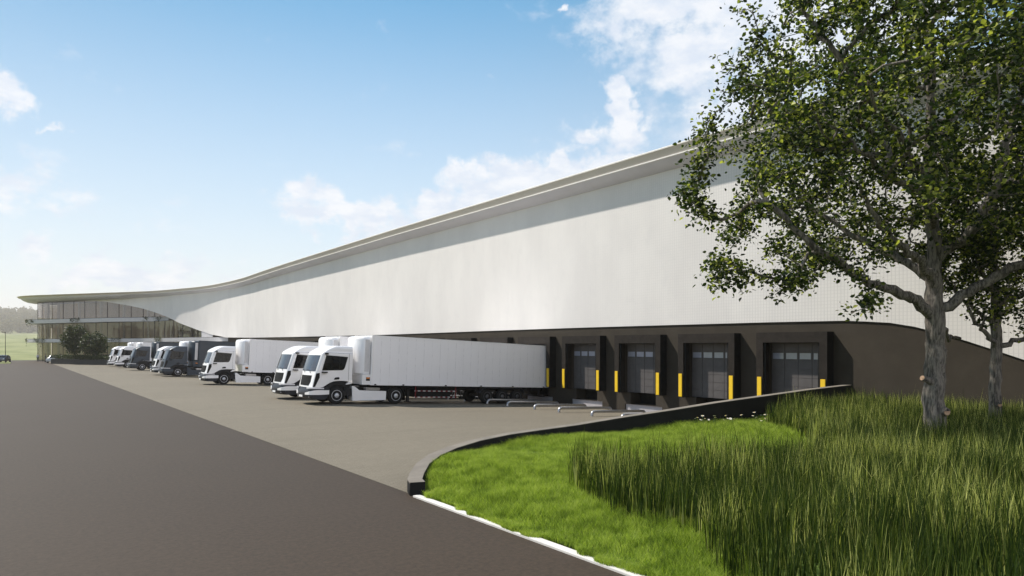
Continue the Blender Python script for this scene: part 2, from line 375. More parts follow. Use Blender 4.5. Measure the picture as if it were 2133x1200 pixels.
# retaining wall line (world x, y of its lawn-side top edge, top height)
RW = [(7.50, 13.30, .29), (7.62, 13.65, .29), (7.99, 14.22, .30), (8.65, 15.12, .33), (9.31, 15.70, .40), (10.19, 16.25, .46), (11.18, 16.57, .54), (12.39, 16.69, .62), (13.62, 16.72, .66),
      (15.12, 16.70, .71), (17.08, 16.60, .84), (19.59, 16.42, .98), (21.95, 16.20, 1.15), (24.75, 15.95, 1.3), (27.85, 15.78, 1.45), (31.15, 15.68, 1.55)]
rwx = np.array([p[0] for p in RW]); rwy = np.array([p[1] for p in RW])
def lawn_h(x, y): return .02+.26*sm(x, 7.4, 9.6)+.12*sm(x, 14, 28)+.05*np.sin(x*1.1+y*.7)*sm(x, 8, 10)
def inlawn(x, y): return (x > 7.3) & (x < 31.15) & (y < np.interp(x, rwx, rwy)) & (y > -50)
lx = np.concatenate([[7.42, 7.5, 7.62], np.arange(7.8, 31.3, .4), [31.4]])
XS = []; 
for x in lx:
    ymax = float(np.interp(x, rwx, rwy))+.08 if x > 7.5 else 13.3
    t = np.linspace(0, 1, 60)**.5; XS.append([(x, -55+(ymax+55)*q, float(lawn_h(x, 0*q))) for q in t])
lawn_mb = MB().grid(XS); tag(lawn_mb.build('lawn_ground', M['turf'], smooth=60), kind='structure')
# retaining wall
def retaining():
    mb = MB(); outer = []; inner = []
    n = len(RW)
    for i, (x, y, h) in enumerate(RW):
        a = Vector(RW[max(i-1, 0)][:2]); b = Vector(RW[min(i+1, n-1)][:2]); d = (b-a).normalized(); nr = Vector((-d.y, d.x))
        w = .34
        inner.append((x, y, h)); outer.append((x+nr.x*w, y+nr.y*w, h))
    zb = lambda p: -.9 if p[0] > 14 else -.12
    P = [[(p[0], p[1], zb(p)), (p[0], p[1], p[2]-.015), (p[0]+.012*(q[0]-p[0]), p[1]+.012*(q[1]-p[1]), p[2]), (q[0], q[1], q[2]-.0), (q[0], q[1], zb(q))] for p, q in zip(inner, outer)]
    mb.grid([r[:3]+[] for r in P]); mb.grid([[(q[0], q[1], q[2]-.03) if k_ == 0 else q for k_, q in enumerate([r[3], r[4]])] for r in P]); cap_P = [[r[1], r[2], r[3], (r[3][0], r[3][1], r[3][2]-.03)] for r in P]
    global CAPP; CAPP = cap_P
    mb.add(P[0], [(0, 1, 2, 3, 4)]); mb.add(P[-1], [(0, 1, 2, 3, 4)])
    return mb
root = empty('retaining_wall', (7.5, 13.3, 0), label='long low curved concrete retaining wall between the lawn and the truck yard', cat='wall')
o = retaining().build('wall_band', M['wallshade'], root, smooth=40); o.matrix_parent_inverse = Matrix.Translation((-7.5, -13.3, 0))
o = MB().grid([[(x, y, z+.004) for x, y, z in r] for r in CAPP]).build('wall_top', M['top_conc'], root, smooth=40); o.matrix_parent_inverse = Matrix.Translation((-7.5, -13.3, 0))  # bare wall top as its own sheet, so only the sides carry shade colour
# white kerb strip
tag(MB().box(7.17, 7.34, -50, 13.27, -.05, .035, .006).build('kerb', M['kerb'], smooth=40), kind='structure')

# ------------------------------------------------------------------ building
def catm(P, n=10):
    P = np.array(P, float); Q = []; P = np.vstack([2*P[0]-P[1], P, 2*P[-1]-P[-2]])
    for i in range(1, len(P)-2):
        for k in range(n):
            t = k/n; p0, p1, p2, p3 = P[i-1:i+3]
            Q.append(.5*((2*p1)+(-p0+p2)*t+(2*p0-5*p1+4*p2-p3)*t*t+(-p0+3*p1-3*p2+p3)*t**3))
    Q.append(P[-2]); return np.array(Q)
F = catm([(30,-70),(30,-20),(30,30),(30,70),(30,95),(30.3,110),(30.3,122),(29.6,133),(27.6,143),(23.6,155),(16.2,167),(8.8,178.5),(4,186.5),(2.2,193),(3.5,200),(9,206),(18,209),(40,210),(95,210)])
tg = np.gradient(F, axis=0); tg /= np.linalg.norm(tg, axis=1)[:, None]; NR = np.stack([-tg[:, 1], tg[:, 0]], 1)
idx = np.arange(len(F)); tip = int(np.argmin(F[:, 0]))
ya = np.where(idx <= tip, F[:, 1], 250.)
D = np.interp(ya, [0, 148, 182], [1, 1, 3.8])
G = F-NR*D[:, None]
RH = np.interp(ya, [0, 60, 88, 112, 128, 146, 200], [14.62, 14.60, 14.42, 14.25, 14.4, 14.6, 14.78])
HL_a = [-40, 0, 5, 9.2, 10.7, 12.6, 14.1, 15.9, 20, 26, 34, 46, 63, 93, 112, 126.2, 133.8, 140.1, 146.4, 152.5, 156.7, 160.9, 164.8, 168.8, 172.9, 177.8]
HL_h = [0.2, 0.2, 1.3, 2.83, 3.41, 4.07, 4.36, 4.49, 4.53, 4.55, 4.57, 4.55, 4.5, 4.6, 4.72, 4.91, 5.51, 6.51, 7.84, 9.43, 10.43, 11.44, 12.15, 12.78, 13.23, 13.49]
def top_h(i): return RH[i]-1.05-.25*(D[i]-1)/2.8
bld = empty('warehouse', (31, 18, 0), label='huge white warehouse with curved overhanging roof, loading docks and a glazed rounded office end', cat='building')
BI = Matrix.Translation((-31, -18, 0))
def bpart(mb, name, m, parent=None, smooth=30):
    o = mb.build(name, m, parent or bld, smooth=smooth)
    if parent is None: o.matrix_parent_inverse = BI
    return o
# curved white skin (dense stations along y)
def curve_at(y):   # wall point and normal for y up to the tip
    i = np.searchsorted(G[:tip, 1], y); i = min(max(i, 1), tip-1)
    t = (y-G[i-1, 1])/(G[i, 1]-G[i-1, 1]); return G[i-1]*(1-t)+G[i]*t, NR[i-1]*(1-t)+NR[i]*t, i
ys = np.unique(np.concatenate([np.arange(-60, 20, 1.), np.arange(20, 110, 3.), np.arange(110, 178.4, .8)]))
P = []
for y in ys:
    p, nr, i = curve_at(y); h0 = float(np.interp(y, HL_a, HL_h)); h1 = float(np.interp(y, G[:tip, 1], [top_h(k) for k in range(tip)]))+.05
    h1 = max(h1, h0+.01); q = p-nr*.05
    P.append([(q[0], q[1], h0+.012), (p[0], p[1], h0)]+[(p[0], p[1], h0+(h1-h0)*k/4) for k in range(1, 5)])
bpart(MB().grid(P), 'white_skin', M['skin'], smooth=30)
# roof edge: lip, sloping fascia, lower lip, cove (one part each)
def ring(offs):
    out = []
    for k in range(len(F)):
        e = (D[k]-1)/2.8; row = []
        for (inn, dz) in offs(e, D[k], k): p = F[k]-NR[k]*inn; row.append((p[0], p[1], RH[k]+dz))
        out.append(row)
    return out
bpart(MB().grid(ring(lambda e, d, k: [(.35, .02), (.02, .03), (-.03, 0), (-.03, -.07), (.02, -.09), (.1, -.10)])), 'roof_edge_lip', M['rooflip'], smooth=50)
bpart(MB().grid(ring(lambda e, d, k: [(.02, -.085), (.10+.10*e, -.28+.0*e), (.16+.5*e, -.50+.24*e)])), 'fascia', M['roof'], smooth=50)
bpart(MB().grid(ring(lambda e, d, k: [(.18+.5*e, -.48+.24*e), (.12+.46*e, -.50+.24*e), (.12+.46*e, -.56+.24*e), (.20+.46*e, -.58+.22*e)])), 'gutter_lip', M['rooflip'], smooth=50)
def cove(e, d, k):
    zt = top_h(k)-RH[k]; a = .18+.46*e; z0 = -.57+.22*e
    return [(a+(d-a)*u, z0+(zt-z0)*(1-(1-u)**(1+.6*(1-e)+1.6*0))**(1) if e < .4 else z0+(zt-z0)*min(1, (u*2.0)**.55)) for u in (0, .03, .08, .15, .25, .4, .6, .8, 1.)]
bpart(MB().grid(ring(cove)), 'soffit', M['cove'], smooth=60)
rv = [(p[0]-NR[k][0]*.3, p[1]-NR[k][1]*.3, float(RH[k])) for k, p in enumerate(F)]
cap = MB(); n = len(rv)
cap.add(rv+[(110, 210, 14.6), (110, -70, 14.6)], [tuple(range(n+2))])
bpart(cap, 'roof_deck', M['roof'], smooth=None)
# back and end walls so that the building is closed
bpart(MB().box(109.5, 110, -70, 209, -1.5, 14.4).box(31.3, 109.4, -70.3, -70, -1.5, 14.4), 'rear_wall', M['skin'], smooth=None)

# lower dark wall with dock openings
BAYS = [18.4+5*k for k in range(15)]
WX = 31.06
ybr = {-60.: 0, 93.: 0}; holes = []
for c in BAYS:
    holes += [(c-1.45, c+1.45, .45, 3.5), (c-1.02, c+1.02, -.26, .45), (c-1.5, c+1.5, -1.2, -.26)]
yb = sorted(set([-60., 16.0, 93.]+[round(v, 3) for h in holes for v in h[:2]])); zb = sorted(set([-1.2, -.26, .45, 3.5, 5.1]))
mb = MB()
for a, b in zip(yb[:-1], yb[1:]):
    for z0, z1 in zip(zb[:-1], zb[1:]):
        cy, cz = (a+b)/2, (z0+z1)/2
        if cy < 16 and z1 > 4.9 and False: continue
        if any(h[0] < cy < h[1] and h[2] < cz < h[3] for h in holes): continue
        zz = z1
        if z1 > 5: zz = 4.7
        if cy < 16:   # follow the falling edge of the skin
            if z0 >= 3.5-1e-6: continue
        mb.add([(WX, a, z0), (WX, b, z0), (WX, b, zz), (WX, a, zz)], [(0, 1, 2, 3)])
for y0 in np.arange(-60, 16, 1.):    # upper strip right of the last dock
    h0 = max(3.5, float(np.interp(y0, HL_a, HL_h))+.1); h1 = max(3.5, float(np.interp(y0+1, HL_a, HL_h))+.1)
    mb.add([(WX, y0, 3.5), (WX, y0+1, 3.5), (WX, y0+1, h1), (WX, y0, h0)], [(0, 1, 2, 3)])
for (a, b, z0, z1) in holes:
    dpt = {3.5: .30, .45: .9}.get(z1, .12)
    q = [(a, z0), (b, z0), (b, z1), (a, z1)]
    for i in range(4):
        (ya_, za), (yb_, zb_) = q[i], q[(i+1) % 4]
        mb.add([(WX, ya_, za), (WX, yb_, zb_), (WX+dpt, yb_, zb_), (WX+dpt, ya_, za)], [(0, 1, 2, 3)])
# curved continuation beyond the docks
yy = np.arange(93, 150, 1.5); P = []
for y in yy:
    p, nr, i = curve_at(y); q = p-nr*(.07+.5*float(sm(y, 118, 126))); P.append([(q[0], q[1], -1.2), (q[0], q[1], float(np.interp(y, HL_a, HL_h))+.12)])
mb.grid(P)
lw = bpart(mb, 'lower_wall', M['dark_wall'], smooth=20)
for bi, c in enumerate(BAYS):
    sh = MB()   # dock shelter hood: a thick frame standing off the wall
    x0, x1 = 30.5, WX-.003
    zt, zo, zl = 4.0, 3.5, .45
    prof = [(c-1.85, zl), (c-1.48, zl), (c-1.48, zo), (c+1.48, zo), (c+1.48, zl), (c+1.85, zl), (c+1.85, zt), (c-1.85, zt)]
    n8 = len(prof); vs = [(x0, a, b) for a, b in prof]+[(x1, a, b) for a, b in prof]
    sh.add(vs, [(0, 1, 2, 7), (2, 3, 6, 7), (3, 4, 5, 6), (8, 15, 10, 9), (10, 15, 14, 11), (11, 14, 13, 12)]+[(i, (i+1) % n8, n8+(i+1) % n8, n8+i) for i in range(n8)])
    so_ = bpart(sh, 'dock_shelter', M['shelter'], smooth=None)
    for ya_, yb_ in ((c-1.475, c-1.36), (c+1.36, c+1.475)): MB().box(x0+.08, x0+.11, ya_, yb_, zl+.02, zo-.02).build('curtain', M['black'], so_)
    for ya_, yb_ in ((c-1.856, c-1.852), (c+1.852, c+1.856)): MB().box(x0+.004, x1, ya_, yb_, zl, zt).build('side_shade', M['black'], so_)  # black sheets that put the shade on the hood's sides into colour
    MB().box(WX+.9, WX+.95, c-1.1, c+1.1, -.3, .5).build('pit_back', M['black'], so_)
    for sy in (-1, 1):
        yc = c+sy*1.665
        MB().box(x0-.045, x0-.002, yc-.12, yc+.12, .487, 1.776, .01).build('guide_strip', M['yellow'], so_, smooth=40)
    if c < 66:
        dr = MB(); dx = WX+.14
        z = .47
        k = 0
        while z < 3.48:      # sectional panels with shadow gaps; row 5 is glazed
            z1 = min(z+.43, 3.49)
            for j in range(4):
                a = c-1.44+j*.72; a1 = a+.705
                if k == 5:
                    dr.box(dx, dx+.05, a, a1, z, z+.06).box(dx, dx+.05, a, a1, z1-.07, z1-.012).box(dx, dx+.05, a, a+.06, z+.06, z1-.07).box(dx, dx+.05, a1-.06, a1, z+.06, z1-.07)
                else: dr.box(dx, dx+.05, a, a1, z, z1-.012, .006)
            z = z1; k += 1
        dr.box(dx+.03, dx+.06, c-1.45, c+1.45, .46, 3.5)
        do = bpart(dr, 'overhead_door', M['door'], smooth=None)
        for j in range(4):
            a = c-1.44+j*.72
            MB().box(dx+.012, dx+.028, a+.06, a+.645, .47+5*.43+.06, .47+6*.43-.07).build('door_window', M['doorglass'], do)
        bp_ = MB().box(WX+.10, WX+.16, c-1.495, c+1.495, -1.1, -.262); bpart(bp_, 'dock_kerb', M['panel_grey'], smooth=None)
        # pale steel apron lying in the bottom of the well
        ap = MB().add([(29.9, c-1.45, float(yard_h(29.9, c))+.012), (WX+.09, c-1.45, float(yard_h(WX, c))+.012), (WX+.09, c+1.45, float(yard_h(WX, c))+.012), (29.9, c+1.45, float(yard_h(29.9, c))+.012)], [(0, 1, 2, 3)])
        ap.v += [(x, y, z-.008) for x, y, z in ap.v]; ap.f += [(7, 6, 5, 4), (0, 1, 5, 4), (1, 2, 6, 5), (2, 3, 7, 6), (3, 0, 4, 7)]
        bpart(ap, 'apron_plate', M['plate'], smooth=None)

# glazed end ---------------------------------------------------------------
arcG = np.concatenate([[0], np.cumsum(np.linalg.norm(np.diff(G, axis=0), axis=1))])
s0 = float(np.interp(138.5, G[:tip, 1], arcG[:tip])); s1 = float(arcG[-8])
def gpt(s, off=0):
    x = np.interp(s, arcG, G[:, 0]); y = np.interp(s, arcG, G[:, 1]); nx = np.interp(s, arcG, NR[:, 0]); ny = np.interp(s, arcG, NR[:, 1])
    return x+nx*off, y+ny*off
def skin_h(s):
    x, y = gpt(s)
    if s > np.interp(178, G[:tip, 1], arcG[:tip]): return 13.35
    return float(np.interp(y, HL_a, HL_h))+.35
step = 3.75; ns = int((s1-s0)/step)
floors = [(0.0, 4.3), (4.98, 8.6), (9.35, 13.35)]
for fi, (z0, z1) in enumerate(floors):
    g = MB(); fr = MB()
    for k in range(ns):
        a, b = s0+k*step, s0+(k+1)*step; top = [min(z1, skin_h(a)), min(z1, skin_h(b))]
        if max(top) < z0+.1: continue
        sub = 4
        for q in range(sub):
            sa, sb = a+(b-a)*q/sub, a+(b-a)*(q+1)/sub; p, r_ = gpt(sa, -.12), gpt(sb, -.12)
            ta, tb = max(min(z1, skin_h(sa)), z0+.01), max(min(z1, skin_h(sb)), z0+.01)
            g.add([(*p, z0), (*r_, z0), (*r_, tb), (*p, ta)], [(0, 1, 2, 3)])
        p = gpt(a, -.10); tp = min(z1, skin_h(a))
        if tp > z0+.1: fr.box(p[0]-.04, p[0]+.04, p[1]-.04, p[1]+.04, z0, tp)
        if z1 < 13:
            for zz in (z0+.03, z1-.03): fr.tube([(*gpt(a, -.10), zz), (*gpt((a+b)/2, -.10), zz), (*gpt(b, -.10), zz)], .035, 4)
    go = bpart(g, 'glazing', M['glass'], smooth=20)
    fr.build('mullion', M['mullion'], go)
# floor slabs, balconies
def band(off0, off1, z0, z1, sa, sb, taper=True, n=90):
    P = []
    for k in range(n+1):
        s = sa+(sb-sa)*k/n; t = 1
        if taper: t = float(sm(s, sa, sa+16))
        o0, o1 = off0, off0+(off1-off0)*t
        a, b = gpt(s, o0), gpt(s, o1)
        P.append([(*a, z0), (*b, z0), (*b, z1), (*a, z1), (*a, z0)])
    mb = MB().grid(P); mb.add(P[0][:4], [(0, 1, 2, 3)]); mb.add(P[-1][:4], [(0, 1, 2, 3)]); return mb
sU = float(np.interp(152.5, G[:tip, 1], arcG[:tip])); sL = float(np.interp(126, G[:tip, 1], arcG[:tip]))
bpart(band(-.6, 2.0, 8.52, 9.34, sU, s1), 'balcony', M['balc'], smooth=40)
bpart(band(-.6, 1.9, 4.25, 4.97, sL, s1), 'balcony', M['balc'], smooth=40)
# thin handrails on the balcony edges
for z, o1, sa in ((9.32, 1.9, sU), (4.95, 1.8, sL)):
    rl = MB(); n = 80; pts = []
    for k in range(n+1):
        s = sa+2+(s1-sa-2)*k/n; t = float(sm(s, sa, sa+16)); p = gpt(s, -.6+(o1+.6)*t); pts.append((p[0], p[1], z+.0+.06))
    rl.tube(pts, .035, 4)
    bpart(rl, 'railing', M['mullion'], smooth=None)
M['interior'] = mat('interior_wall', (.56, .44, .33), .8, var=.12, scale=.25)
M['interior_floor'] = mat('interior_floor', (.35, .32, .28), .7)
M['column'] = mat('interior_column', (.55, .52, .48), .7)
inn = band(-4.6, -4.3, 0, 13.3, s0+2, s1, False); bpart(inn, 'inner_wall', M['interior'], smooth=40)
for z in (.02, 4.45, 8.85): bpart(band(-4.3, -.62, z, z+.35 if z > 1 else z+.05, s0, s1, False), 'floor_slab', M['interior_floor'], smooth=40)
for k in range(0, ns, 2):
    p = gpt(s0+k*step+1.2, -2.2); bpart(MB().lathe([(.25, 0), (.25, 13.3)], 10, 'z', (p[0], p[1], .1)), 'column', M['column'], smooth=40)
# return panel that closes the glazed end beside the dark wall
a, b = gpt(s0, -.1), gpt(s0-5.2, -.12)
bpart(MB().add([(*b, 5.0), (*a, 5.0), (*a, 7.1), (*b, 6.3)], [(0, 1, 2, 3)]), 'grey_panel', M['balc'], smooth=None)

# ------------------------------------------------------------------ wheel guides in front of the docks
def make_rail():
    h = .26; r = .08; L = 4.2
    fall = -.047
    pts = [(0, 0, -.05), (0, 0, .10), (.03, 0, .18), (.09, 0, .235), (.2, 0, h)]
    pts += [(L-.2, 0, h+fall*L), (L-.09, 0, .235+fall*L), (L-.03, 0, .18+fall*L), (L, 0, .10+fall*L), (L, 0, -.05+fall*L)]
    return MB().tube(pts, r, 14)
rail0 = make_rail().build('wheel_guide', M['steel'], None, smooth=40)
k = 0
names = {18.4: 'dock nearest the planted bank', 23.4: 'second dock from the planted bank', 28.4: 'third dock from the planted bank', 33.4: 'open dock beside the nearest trailer', 38.4: 'dock behind the nearest white trailer', 43.4: 'dock of the second nearest white truck'}
for c in BAYS[:6]:
    for sgn, sd in ((-1.3, 'right'), (1.45, 'left')):
        o = rail0 if k == 0 else rail0.copy()
        if k: COL.objects.link(o)
        o.location = (25.6, c+sgn, float(yard_h(25.6, c))); k += 1
        tag(o, 'bent steel wheel guide tube, %s one at the %s' % (sd, names[c]), 'wheel guide', 'steel wheel guides on the yard floor')

# ------------------------------------------------------------------ trucks
exec_trucks = True
XO = 1.45      # local origin = front wheel contact
def side_x(z): return float(np.interp(z, [.93, 1.8, 2.77, 2.90, 2.99, 3.08, 3.18, 3.28, 3.34], [0, .16, .46, .50, .60, .74, .92, 1.12, 1.36]))
def half_w(z): return float(np.interp(z, [.93, 2.9, 2.96, 3.2, 3.29, 3.34], [1.17, 1.17, 1.12, 1.10, 1.06, .98]))
def fx(y, z, xs=None, w=None, r=.22, bulge=.10):
    w = half_w(z) if w is None else w; xs = side_x(z) if xs is None else xs; wf = w-r; a = abs(y)
    if a < wf: return xs-bulge*(1-(a/wf)**2)
    return xs+r-math.sqrt(max(0, r*r-(a-wf)**2))
def arch(x): return float(np.interp(x, [.5, .62, .75, .95, 1.2, 1.5, 2.4], [.93, .97, 1.06, 1.2, 1.30, 1.34, 1.34]))
def outline(z, xs, w, r, bulge, xb):
    pts = []
    for t in np.linspace(0, 1, 12): pts.append((xb+(xs+r-xb)*t, -w))
    for y in list(-w+r*(1-np.cos(np.linspace(.25, 1.35, 5))))+list(np.linspace(-(w-r), w-r, 11))+list((w-r*(1-np.cos(np.linspace(1.35, .25, 5))))): pts.append((fx(y, z, xs, w, r, bulge), y))
    for t in np.linspace(0, 1, 12): pts.append((xs+r+(xb-xs-r)*t, w))
    return pts
def front_patch(ylo, yhi, zlo, zhi, off=.012, th=.03, ny=14, nz=8, xs=None, w=None, shape=None):
    A = []; B = []
    for i in range(nz+1):
        z = zlo+(zhi-zlo)*i/nz; ra, rb = [], []
        for j in range(ny+1):
            y = ylo+(yhi-ylo)*j/ny
            if shape: y = y*shape((z-zlo)/(zhi-zlo))
            x = fx(y, z, xs, w); ra.append((x-off-XO, y, z)); rb.append((x+th-XO, y, z))
        A.append(ra); B.append(rb)
    mb = MB().grid(A); mb.grid(B)
    for i in range(nz):
        for j in (0, ny): mb.add([A[i][j], A[i+1][j], B[i+1][j], B[i][j]], [(0, 1, 2, 3)])
    for j in range(ny):
        for i in (0, nz): mb.add([A[i][j], A[i][j+1], B[i][j+1], B[i][j]], [(0, 1, 2, 3)])
    return mb
def sx(p): return [(x-XO, z) for x, z in p]
def wheel(root, x, y, side, r=.5, dark=False):
    w_ = .30; s = side
    t = MB().lathe([(r*.60, -w_/2), (r*.80, -w_/2-.012), (r*.95, -w_/2+.015), (r, -w_/2+.06), (r, w_/2-.06), (r*.95, w_/2-.015), (r*.80, w_/2+.012), (r*.60, w_/2)], 32, 'y', (x-XO, y, r))
    wo = t.build('wheel', M['tyre'], root, smooth=35)
    f = s*w_/2
    rm = MB().lathe([(r*.62, f*.4), (r*.62, f*1.02), (r*.57, f*1.04), (r*.54, f*.88), (r*.42, f*.72), (r*.30, f*.78), (r*.28, f*.95), (r*.20, f*1.15), (r*.10, f*1.35), (r*.03, f*1.38)], 28, 'y', (x-XO, y, r))
    for k in range(8):
        a = 2*math.pi*k/8
        rm.lathe([(.018, f*.5), (.018, f*1.12), (.006, f*1.14)], 6, 'y', (x-XO+math.cos(a)*r*.25, y, r+math.sin(a)*r*.25))
    ro = rm.build('rim', M['rim_shade'] if dark else M['chrome'], wo, smooth=35)
    hl = MB()
    for k in range(10):
        a = 2*math.pi*(k+.5)/10
        hl.lathe([(.032, f*.40), (.032, f*.83)], 8, 'y', (x-XO+math.cos(a)*r*.47, y, r+math.sin(a)*r*.47))
    hl.build('hand_hole', M['black'], wo)
    return wo
def make_truck(label, paint, boxm, group):
    root = empty('articulated_truck', (0, 0, 0), label=label, cat='truck', group=group)
    # cab shell
    P = []
    for z in (.93, 1.05, 1.2, 1.34, 1.6, 1.8, 2.1, 2.4, 2.6, 2.77, 2.86, 2.92, 2.97, 3.03, 3.09, 3.15, 3.2, 3.25, 3.29, 3.32, 3.34):
        row = []
        for (x, y) in outline(z, side_x(z), half_w(z), .22, .10, 2.32):
            zz = max(z, arch(x)) if abs(y) > half_w(z)-.02 and x > .4 else z
            row.append((x-XO, y, zz))
        P.append(row)
    cab = MB().grid(P); cab.add(P[-1], [tuple(range(len(P[-1])))])
    L_ = [r[0] for r in P]; R_ = [r[-1] for r in P]; cab.grid([L_, R_])
    cabo = cab.build('cab', paint, root, smooth=42)
    # rear sleeper panel groove and door seam
    for sy in (-1, 1):
        y0, y1 = (sy*1.171, sy*1.176)
        MB().prism(sx([(.55, 2.915), (.55, 2.925), (2.30, 2.925), (2.30, 2.915), (2.105, 2.915), (2.105, 1.36), (2.093, 1.36), (2.093, 2.915)]), min(y0, y1), max(y0, y1)).build('door_seam', M['bumper'], cabo)
    front_patch(-1.04, 1.04, 1.84, 2.76, shape=lambda t: .97-.03*t).build('windscreen', M['windscreen'], cabo, smooth=40)
    for y in (-.55, .25): MB().tube([(fx(y, 1.78)-XO-.03, y, 1.74), (fx(y+.1, 1.86)-XO-.05, y+.06, 1.86)], .014, 6).tube([(fx(y+.1, 1.86)-XO-.05, y+.06, 1.86), (fx(y+.5, 1.93)-XO-.03, y+.6, 1.93)], .011, 6).build('wiper', M['black'], cabo)
    front_patch(-.76, .76, 1.02, 1.60, off=.015, shape=lambda t: .82+.18*min(1, t*3)).build('grille', M['black'], cabo, smooth=40)
    gl = MB()
    for z in np.arange(1.08, 1.6, .085):
        pts = [(fx(y, z)-XO-.022, y, z) for y in np.linspace(-.66, .66, 9)]; gl.tube(pts, .010, 5)
    gl.build('grille_slat', M['black'], cabo)
    for sy in (-1, 1):
        y0, y1 = sorted((sy*1.05, sy*1.183))
        MB().prism(sx([(.72, 2.78), (2.02, 2.72), (1.86, 2.12), (1.80, 2.0), (1.70, 1.95), (.50, 1.90)]), y0, y1).build('side_window', M['winglass'], cabo)
        y2, y3 = sorted((sy*1.15, sy*1.188))
        MB().box(1.50-XO, 1.56-XO, y2, y3, 1.95, 2.73).build('window_bar', M['black'], cabo)
        MB().prism(sx([(.20, 1.73), (.38, 1.76), (.38, 1.50), (.14, .97), (.04, .97)]), *sorted((sy*.99, sy*1.182))).build('corner_vent', M['black'], cabo)
        MB().prism(sx([(1.22, 1.42), (1.30, 1.52), (1.50, 1.55), (1.56, 1.50), (1.52, 1.42), (1.30, 1.40)]), *sorted((sy*1.16, sy*1.20))).build('handle', M['black'], cabo)
        MB().box(.62-XO, .82-XO, *sorted((sy*1.16, sy*1.30)), 2.82, 2.90, .015).build('camera_arm', M['black'], cabo, smooth=40)
        MB().box(.48-XO, .80-XO, *sorted((sy*1.16, sy*1.32)), 1.77, 1.84, .015).build('mirror', M['black'], cabo, smooth=40)
        # step boards over the wheel
        MB().prism(sx([(1.95, 1.12), (2.32, 1.18), (2.32, 1.30), (2.15, 1.30)]), *sorted((sy*.9, sy*1.15))).build('side_step', paint, cabo)
    for y in (-.35, .35): MB().tube([(1.0-XO, y, 3.12), (.99-XO, y, 3.20)], .018, 8).build('roof_lamp', M['black'], cabo)
    # bumper
    P = []
    for z, xs, xb in ((.26, .06, .7), (.32, -.04, .85), (.45, -.12, .95), (.60, -.13, .98), (.72, -.10, 1.0), (.80, -.05, 1.0), (.935, .02, .95)):
        P.append([(x-XO, y, z) for x, y in outline(z, xs, 1.16, .24, .10, xb)])
    bm_ = MB().grid(P); bm_.add(P[0], [tuple(range(len(P[0])))]); bm_.add(P[-1], [tuple(range(len(P[-1])))]); bm_.grid([[r[0] for r in P], [r[-1] for r in P]])
    bo = bm_.build('bumper', M['bumper'], root, smooth=40)
    for sy in (-1, 1):   # pale wrap-round corner panels
        path = []
        for y in np.linspace(.58, .92, 6): path.append((fx(y, 0, -.13, 1.16, .24), y, y/1.2))
        for t in np.linspace(.1, 1.57, 7): path.append((-.13+.24-.24*math.cos(t), .92+.24*math.sin(t), 1))
        for x in np.linspace(.2, .98, 6): path.append((x, 1.16, 1))
        A = []; n_ = len(path)
        for i, (x, y, _) in enumerate(path):
            a = Vector(path[max(i-1, 0)][:2]); b = Vector(path[min(i+1, n_-1)][:2]); d = (b-a).normalized(); nr = Vector((-d.y, d.x)); 
            q = Vector((x, y)); u = i/(n_-1); zl = .50+.02*u+.10*max(0, u-.8)*5*.3; zh = .63+.17*min(1, u*1.3); inn = q-nr*.05; out = q+nr*.022
            A.append([(inn.x-XO, sy*inn.y, zl), (out.x-XO, sy*out.y, zl+.01), (out.x-XO, sy*out.y, zh-.01), (inn.x-XO, sy*inn.y, zh)])
        cp = MB().grid(A); cp.add(A[0], [(0, 1, 2, 3)]); cp.add(A[-1], [(0, 1, 2, 3)]); cp.build('corner_panel', paint, bo, smooth=40)
        H = []
        for i, (x, y, _) in enumerate(path[2:-2]):
            H.append([(x-XO-.015, sy*(y+.012), .855), (x-XO-.02, sy*(y+.018), .925), (x-XO+.05, sy*(y-.03), .93), (x-XO+.05, sy*(y-.03), .855)])
        hd = MB().grid(H); hd.add(H[0], [(0, 1, 2, 3)]); hd.add(H[-1], [(0, 1, 2, 3)]); hd.build('headlight', M['lamp'], root, smooth=40)
        fg = MB().box(-.10-XO, .02-XO, *sorted((sy*.68, sy*.92)), .37, .44, .01); fg.build('fog_lamp', M['lamp'], bo, smooth=40)
    MB().box(-.245-XO, -.215-XO, -.26, .26, .36, .47, .004).build('number_plate', M['plateW'], bo)
    # underbody, fender arches
    ch = MB().box(.2-XO, 2.3-XO, -1.0, 1.0, .72, 1.30).box(2.2-XO, 6.2-XO, -.42, .42, .62, .92).box(1.9-XO, 2.5-XO, -1.12, 1.12, .5, .9)
    for sy in (-1, 1):
        ch.prism(sx([(.80, .95), (.95, 1.12), (1.2, 1.25), (1.7, 1.28), (1.95, 1.18), (2.14, .98), (2.2, .3), (2.1, .3), (2.0, .85), (1.8, 1.08), (1.5, 1.13), (1.2, 1.08), (1.0, .93), (.9, .8), (.8, .7)]), *sorted((sy*.85, sy*1.145)))
    ch.build('chassis', M['dark_plastic'], root)
    for sy in (-1, 1):
        MB().prism(sx([(2.34, 1.06), (2.48, 1.04), (2.82, .80), (4.52, .77), (4.52, .24), (2.40, .20)]), *sorted((sy*.75, sy*1.19))).build('side_skirt', paint, root)
        MB().box(3.3-XO, 4.2-XO, *sorted((sy*.6, sy*1.02)), .80, .97, .03).build('air_tank', M['steel'], root)
    for sy in (-1, 1):
        fe = MB(); pr_ = []
        for t in np.linspace(-.15, math.pi+.15, 13): pr_.append((5.2-.62*math.cos(t)*-1, .5+.60*math.sin(t)))
        for t in np.linspace(math.pi+.15, -.15, 13): pr_.append((5.2-.55*math.cos(t)*-1, .5+.54*math.sin(t)))
        fe.prism(sx(pr_), *sorted((sy*.62, sy*1.16)))
        fe.box(5.80-XO, 5.83-XO, *sorted((sy*.7, sy*1.14)), .22, .70)
        fe.build('mudguard', M['black'], root, smooth=30)
